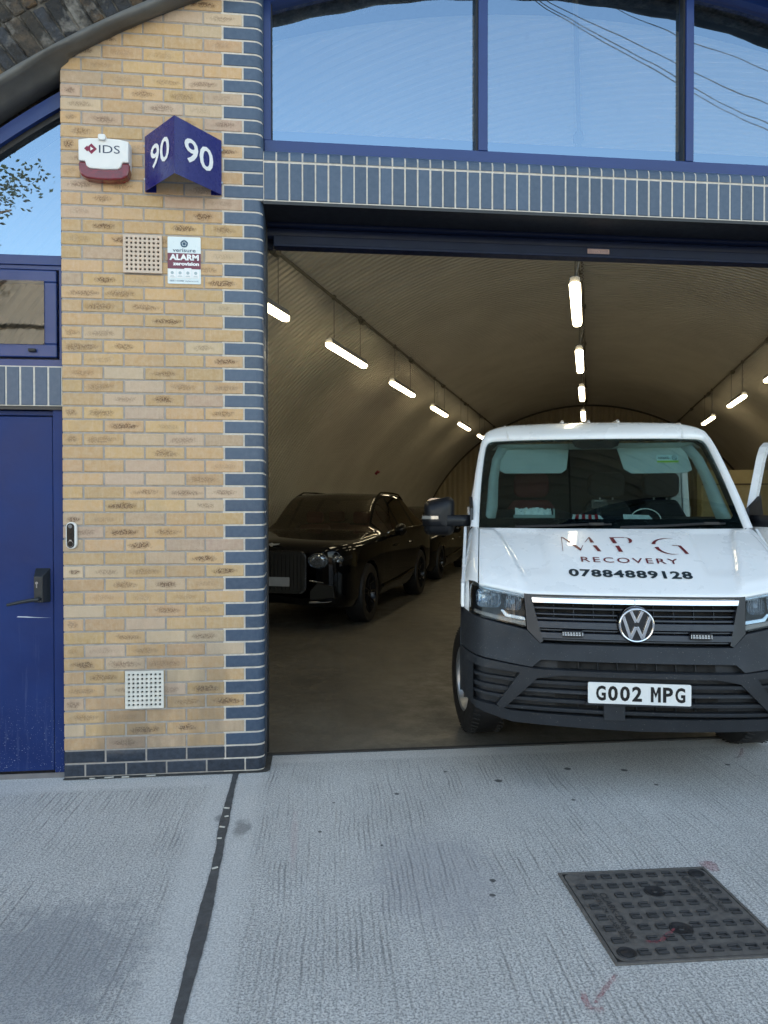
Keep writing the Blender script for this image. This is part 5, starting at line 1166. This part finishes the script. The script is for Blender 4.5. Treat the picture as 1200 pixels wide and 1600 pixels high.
# ------------------------------------------------------------------ parked black cars
t = NT('car_black'); t.set(col=(.0035, .0035, .004), rough=.05, spec=.3); car_b = t.m
car_gl = glass_mat('car_glass', (.34, .32, .30), (1, .97, .92), .09)
car_sg = glass_mat('car_side_glass', (.30, .27, .23), (1, .95, .86), .20)
headm = mat('head_crystal', (.28, .31, .35), .12, metal=.8, var=.8, scale=45)
def CR(p0, p1, p2, p3, t_): return .5 * (2 * p1 + (p2 - p0) * t_ + (2 * p0 - 5 * p1 + 4 * p2 - p3) * t_ * t_ + (3 * p1 - p0 - 3 * p2 + p3) * t_ ** 3)
def car(name, label, s0, u, ST, wheels, rw, cowl, roof0, roof1, deck, seat_c, head):
    """ST rows: y, half width, sill z, belt z, top z, half width of top. Body lofted from cross sections; glass areas become parts"""
    C_ = thing(name, label, 'car', T(s0, u, 0), -TA)
    ys = [r[0] for r in ST]; NS = 5; rings = []; Y = []
    def at(i, t_): return [CR(ST[max(i - 1, 0)][k], ST[i][k], ST[i + 1][k], ST[min(i + 2, len(ST) - 1)][k], t_) for k in range(6)]
    for i in range(len(ST) - 1):
        for j in range(NS): Y.append(at(i, j / NS))
    Y.append(list(ST[-1]))
    for (y, w_, sl_, bz, tz, tw) in Y:
        P = [(0, sl_ + .04), (w_ * .7, sl_), (w_ * .95, sl_ + .02), (w_ * .995, sl_ + .12), (w_, sl_ + .30), (w_ * 1.0, bz - .22), (w_ * .985, bz - .08), (w_ * .94, bz), (tw + .02, tz - .07), (tw - .04, tz - .015), (tw * .55, tz), (0, tz + .012)]
        if tz - bz < .14: P[8] = (w_ * .86, bz + (tz - bz) * .45); P[9] = (w_ * .72, bz + (tz - bz) * .8)
        for yc_ in wheels:
            d = abs(y - yc_)
            if d < rw + .05:
                za = rw * .98 + sqrt((rw + .05) ** 2 - d * d)
                for k in (1, 2, 3, 4):
                    if P[k][1] < za: P[k] = (P[k][0] if k > 1 else w_ * .7, za - (0 if k > 1 else 0) + .001 * k)
        rings.append((y, P))
    M_ = 3; G_ = []
    for y, P in rings:
        row = []
        for k in range(len(P) - 1):
            for j in range(M_): t_ = j / M_; row.append((P[k][0] + (P[k + 1][0] - P[k][0]) * t_, y, P[k][1] + (P[k + 1][1] - P[k][1]) * t_) if k < 4 or k == 7 else (CR(P[max(k - 1, 0)][0], P[k][0], P[k + 1][0], P[min(k + 2, 11)][0], t_), y, CR(P[max(k - 1, 0)][1], P[k][1], P[k + 1][1], P[min(k + 2, 11)][1], t_)))
        row.append((0, y, P[-1][1])); G_.append(row)
    m = len(G_[0])
    def glass_kind(i, j):
        y = (rings[i][0] + rings[i + 1][0]) / 2; k = j // M_
        if k == 7 and cowl + .15 < y < deck - .25:
            for p in seat_c:
                if abs(y - p) < .035: return None
            if rings[i][1][8][1] - rings[i][1][7][1] < .12: return None
            return 'side'
        if k >= 8 and cowl < y < roof0 and not (k == 8 and j % M_ == 0): return 'screen'
        if k >= 8 and roof1 < y < deck: return 'rear'
        return None
    body = MB(); gl = {'side1': MB(), 'side-1': MB(), 'screen': MB(), 'rear': MB()}
    for sgn in (1, -1):
        for i in range(len(G_) - 1):
            for j in range(m - 1):
                q = [(sgn * p[0], p[1], p[2]) for p in (G_[i][j], G_[i][j + 1], G_[i + 1][j + 1], G_[i + 1][j])]
                gk_ = glass_kind(i, j)
                (gl[gk_ if gk_ != 'side' else 'side' + str(sgn)] if gk_ else body).add(q if sgn < 0 else q[::-1], [(0, 1, 2, 3)])
    for e in (0, -1):
        R_ = G_[e]; body.add([(p[0], p[1], p[2]) for p in R_] + [(-p[0], p[1], p[2]) for p in reversed(R_[1:-1])], [tuple(range(2 * m - 2))])
    def weld(o_, side=False): bm = bmesh.new(); bm.from_mesh(o_.data); bmesh.ops.remove_doubles(bm, verts=bm.verts, dist=.0005); bm.normal_update(); sg = sum(f.calc_area() * f.normal.dot(f.calc_center_median() - Vector((0, 2.5, .8))) for f in bm.faces); (bmesh.ops.reverse_faces(bm, faces=bm.faces) if sg < 0 else None); bm.to_mesh(o_.data); bm.free(); o_.data.polygons.foreach_set('use_smooth', [True] * len(o_.data.polygons)); o_.data.set_sharp_from_angle(angle=radians(50))
    o_ = body.build('body', car_b, C_, fix=False); weld(o_)
    for k_, nm_ in (('side1', 'side_windows'), ('side-1', 'side_windows'), ('screen', 'windscreen'), ('rear', 'rear_window')):
        g_ = gl[k_].build(nm_, car_gl if k_ in ('screen', 'rear') else car_sg, C_, fix=False); weld(g_)
    # interior
    mid = (roof0 + roof1) / 2; b = MB(); Wd = ST[len(ST) // 2][1]
    for sx_ in (-.38, .38):
        for yy in (roof0 - .02, roof0 + 1.0): b.prism(rrect(sx_ - .24, sx_ + .24, .55, 1.22, .08), yy + .1, yy + .26); b.prism(rrect(sx_ - .13, sx_ + .13, 1.24, 1.42, .05), yy + .14, yy + .24)
    b.build('seat', seatm, C_, bevel=.02); b = MB(); b.box(-Wd * .85, Wd * .85, cowl + .1, deck - .2, .5, .56); b.box(-Wd * .85, Wd * .85, cowl + .15, cowl + .5, .56, .98); b.build('cabin_tub', cabd, C_)
    for yc_ in wheels:
        for sgn in (-1, 1):
            w_ = [r for r in Y if r[0] >= yc_][0][1]; x = sgn * (w_ - .125); wh = bpy.data.objects.new('wheel', None); COL.objects.link(wh); wh.parent = C_; wh.location = (x, yc_, rw)
            b = MB(); lathe(b, [(-.12, rw * .68), (-.13, rw * .8), (-.12, rw * .95), (-.09, rw), (.09, rw), (.12, rw * .95), (.13, rw * .8), (.12, rw * .68)], 0, 0, 0, 'x', 40); b.build('tyre', black_rub, wh, smooth=True)
            b = MB(); e = sgn
            lathe(b, [(e * .118, rw * .69), (e * .10, rw * .66), (e * .02, rw * .62)], 0, 0, 0, 'x', 40); lathe(b, [(e * .10, .07), (e * .095, .03), (e * .095, 0)], 0, 0, 0, 'x', 16)
            for k in range(10): a_ = 2 * pi * k / 10; b.tube([(e * .09, .05 * cos(a_), .05 * sin(a_)), (e * .07, rw * .4 * cos(a_ + .05), rw * .4 * sin(a_ + .05)), (e * .11, rw * .66 * cos(a_), rw * .66 * sin(a_))], [.02, .014, .018], 6)
            b.build('rim', mat('rim_black', (.02, .02, .022), .2, metal=.6), wh, smooth=True)
            b = MB(); b.grid([[(sgn * (w_ - .02), yc_ + (rw + .045) * cos(a_), rw + (rw + .045) * sin(a_)), (sgn * (w_ - .4), yc_ + (rw + .045) * cos(a_), rw + (rw + .045) * sin(a_))] for a_ in [-.2 + (pi + .4) * k / 18 for k in range(19)]]); b.build('wheel_liner', dark, C_)
    for sgn in (-1, 1):
        for (hx, hy, hz, hr) in head:
            b = MB(); lathe(b, [(-.02, .0), (-.028, hr * .5), (-.018, hr * .8), (-.004, hr * .95), (.0, hr)], 0, 0, 0, 'y', 28); lathe(b, [(.0, hr), (-.012, hr * 1.04), (.0, hr * 1.1), (.06, hr * 1.1)], 0, 0, 0, 'y', 28)
            h_ = b.build('headlight', headm, C_, smooth=True); h_.location = (sgn * hx, hy, hz); h_.rotation_euler = (radians(8), 0, sgn * radians(10 if hx < .7 else 38)); h_.scale = (1.1, 1, .82)
        b = MB(); lathe(b, [(-.10, 0), (-.09, .05), (-.04, .085), (.03, .09), (.07, .07), (.08, 0)], sgn * (Y[NS * 6][1] + .12), cowl + .48, ST[6][3] + .06, 'y', 20); b.tube([(sgn * (Y[NS * 6][1] - .04), cowl + .5, ST[6][3] - .03), (sgn * (Y[NS * 5][1] + .1), cowl + .5, ST[6][3] + .0)], .022, 8)
        b.build('wing_mirror', car_b, C_, smooth=True)
        b = MB(); tr_y = [q for q in Y if cowl + .45 < q[0] < deck - .35]; b.tube([(sgn * (q[1] * .945 + .004), q[0], q[3] + .004) for q in tr_y], .009, 5); b.build('window_trim', mat('dark_chrome', (.55, .55, .55), .15, metal=1), C_, smooth=True)
        y1, y2 = roof0 + .05, roof1 - .1
        b = MB(); ra = [r for r in Y if r[0] >= y1][0]; at_y = lambda q: min(Y, key=lambda r: abs(r[0] - q)); b.tube([(sgn * (at_y(y1 + (y2 - y1) * f)[5] - .015), at_y(y1 + (y2 - y1) * f)[0], at_y(y1 + (y2 - y1) * f)[4] - .03 + min(.045, .3 * min(f, 1 - f))) for f in (0, .08, .18, .35, .5, .65, .82, .92, 1)], .014, 8)
        if ra[4] > 1.6: b.build('roof_rail', car_b, C_, smooth=True)
        # lower chrome-black strips, door seams and handles catch the lamps
        b = MB(); wl = [r for r in Y if r[0] >= wheels[0] + .6][0][1]
        b.tube([(sgn * (wl * 1.0 + .006), wheels[0] + .55, .42), (sgn * (wl + .012), (wheels[0] + wheels[1]) / 2, .44), (sgn * (wl + .004), wheels[1] - .55, .50)], .018, 6); b.build('sill_strip', car_b, C_, smooth=True)
        b = MB()
        for yy in (seat_c[0] + .45, seat_c[0] + 1.38 if len(seat_c) > 1 else seat_c[0] + .46): b.tube([(sgn * (wl + .0), yy - .1, ST[6][3] - .17), (sgn * (wl + .025), yy - .07, ST[6][3] - .17), (sgn * (wl + .025), yy + .07, ST[6][3] - .165), (sgn * (wl + .0), yy + .1, ST[6][3] - .165)], .011, 6)
        b.build('door_handle', car_b, C_, smooth=True)
    return C_
ST = [(0.0, .58, .40, .92, .98, .46), (.04, .76, .34, .98, 1.03, .54), (.13, .88, .29, 1.02, 1.07, .62), (.32, .95, .26, 1.045, 1.10, .66), (.80, .985, .26, 1.06, 1.13, .7), (1.45, .995, .27, 1.10, 1.17, .72), (1.62, .995, .27, 1.11, 1.20, .74), (1.95, .995, .27, 1.13, 1.45, .70), (2.35, .99, .27, 1.145, 1.665, .66), (2.9, .99, .27, 1.155, 1.70, .65), (3.7, .995, .28, 1.17, 1.685, .63), (4.3, .99, .30, 1.17, 1.60, .60), (4.75, .96, .34, 1.14, 1.30, .60), (4.98, .90, .38, 1.08, 1.12, .60), (5.08, .72, .45, .90, .95, .5)]
suv = car('luxury_suv', 'glossy black luxury SUV parked just inside by the left vault wall', 8.27, -3.73, ST, (.93, 3.93), .385, 1.55, 2.33, 4.25, 4.9, (1.78, 2.72, 3.62), [(.61, -.005, .86, .105), (.83, .09, .88, .062)])
b = MB(); P = [(-.40, .97), (.40, .97), (.46, .90), (.44, .52), (.36, .46), (-.36, .46), (-.44, .52), (-.46, .90)]
b.prism(P, -.035, .02)
for k in range(-8, 9): b.prism([(k * .05 - .006, .5), (k * .05 + .006, .5), (k * .05 + .006, .94), (k * .05 - .006, .94)], -.045, -.03)
b.build('grille', mat('grille_black', (.004, .004, .004), .35, spec=.3), suv, bevel=.008)
b = MB(); b.prism(rrect(-.47, .47, .455, .98, .09), -.03, -.005); b.build('grille_surround', mat('smoked_chrome', (.03, .03, .032), .25, metal=.6), suv, bevel=.01)
b = MB(); b.prism(circ(0, 1.045, .024, 16), .01, .03)
for s_ in (-1, 1): b.prism([(s_ * .02, 1.035), (s_ * .10, 1.050), (s_ * .115, 1.062), (s_ * .02, 1.060)], .012, .028)
b.build('winged_badge', chrome, suv, bevel=.002)
b = MB(); [b.prism([(s_ * .50, .38), (s_ * .82, .42), (s_ * .80, .56), (s_ * .60, .60), (s_ * .50, .50)], -.005, .12) for s_ in (-1, 1)]; b.build('side_intake', mat('grille_black', (.004, .004, .004), .35, spec=.3), suv, bevel=.01)
b = MB(); [b.tube([(s_ * .50, -.02, .36), (s_ * .72, .03, .37), (s_ * .9, .2, .40)], .012, 6) for s_ in (-1, 1)]; [b.tube([(s_ * .50, -.01, .62), (s_ * .66, .02, .60), (s_ * .80, .1, .50)], .010, 6) for s_ in (-1, 1)]; b.build('bumper_trim', chrome, suv, smooth=True)
b = MB(); b.prism(rrect(-.26, .26, .55, .66, .008), -.055, -.045); b.build('number_plate', mat('plate_plain', (.26, .27, .29), .4), suv)
ST2 = [(0.0, .56, .36, .70, .76, .46), (.04, .74, .30, .76, .82, .54), (.13, .86, .24, .81, .87, .6), (.35, .92, .20, .84, .90, .66), (.85, .965, .20, .88, .95, .7), (1.45, .975, .21, .92, 1.00, .72), (1.65, .975, .21, .93, 1.03, .72), (2.05, .975, .21, .95, 1.26, .66), (2.5, .97, .21, .96, 1.43, .60), (3.0, .97, .21, .97, 1.46, .58), (3.6, .975, .22, .98, 1.42, .57), (4.1, .97, .24, .98, 1.25, .58), (4.6, .95, .28, .96, 1.06, .6), (5.0, .88, .34, .88, .93, .60), (5.15, .7, .42, .75, .80, .5)]
car2 = car('black_saloon', 'low black saloon car parked in the dark behind the SUV', 13.75, -3.85, ST2, (.95, 3.9), .36, 1.58, 2.5, 3.55, 4.35, (1.8, 2.8), [(.58, .0, .68, .08), (.80, .09, .69, .05)])
b = MB(); b.prism(rrect(-.42, .42, .36, .74, .07), -.03, .03); b.build('grille', black_g, car2, bevel=.01)
b = MB(); [b.tube([(s_ * .5, -.0, .30), (s_ * .7, .05, .31), (s_ * .86, .2, .33)], .02, 6) for s_ in (-1, 1)]; b.build('bumper_trim', chrome, car2, smooth=True)
ST3 = [(y, w * .97, sl_, bz * 1.0, tz, tw) for (y, w, sl_, bz, tz, tw) in ST2]

# ------------------------------------------------------------------ every loose piece of a repeated part becomes a part of its own
def split_loose(o):
    bm = bmesh.new(); bm.from_mesh(o.data); bm.verts.ensure_lookup_table(); seen = set(); groups = []
    for v in bm.verts:
        if v.index in seen: continue
        st = [v]; g = set()
        while st:
            w = st.pop()
            if w.index in g: continue
            g.add(w.index); st += [e.other_vert(w) for e in w.link_edges if e.other_vert(w).index not in g]
        seen |= g; groups.append(g)
    bm.free()
    if len(groups) < 2 or len(groups) > 60: return
    for k, g in enumerate(groups):
        me = o.data.copy(); bm = bmesh.new(); bm.from_mesh(me); bm.verts.ensure_lookup_table()
        bmesh.ops.delete(bm, geom=[v for v in bm.verts if v.index not in g], context='VERTS'); bm.to_mesh(me); bm.free()
        if k == 0: first = me; continue
        c = o.copy(); c.data = me; COL.objects.link(c)
    o.data = first
SPLIT = {'key_holes': 'key_hole', 'raised_studs': 'raised_stud', 'fog_pocket': 0, 'fog_slats': 'fog_slat', 'bracket': 0, 'bumper_trim': 0, 'side_intake': 0, 'roof_rib': 0, 'roof_gutter': 0, 'rivets': 'rivet', 'chain': 0, 'seat': 0, 'intake_hole': 0, 'guide_rail': 0, 'cabinet_door': 0}
for o in list(bpy.data.objects):
    k = o.name.split('.')[0]
    if o.type == 'MESH' and o.parent and k in SPLIT:
        if SPLIT[k]: o.name = SPLIT[k]
        if k == 'chain': continue
        split_loose(o)
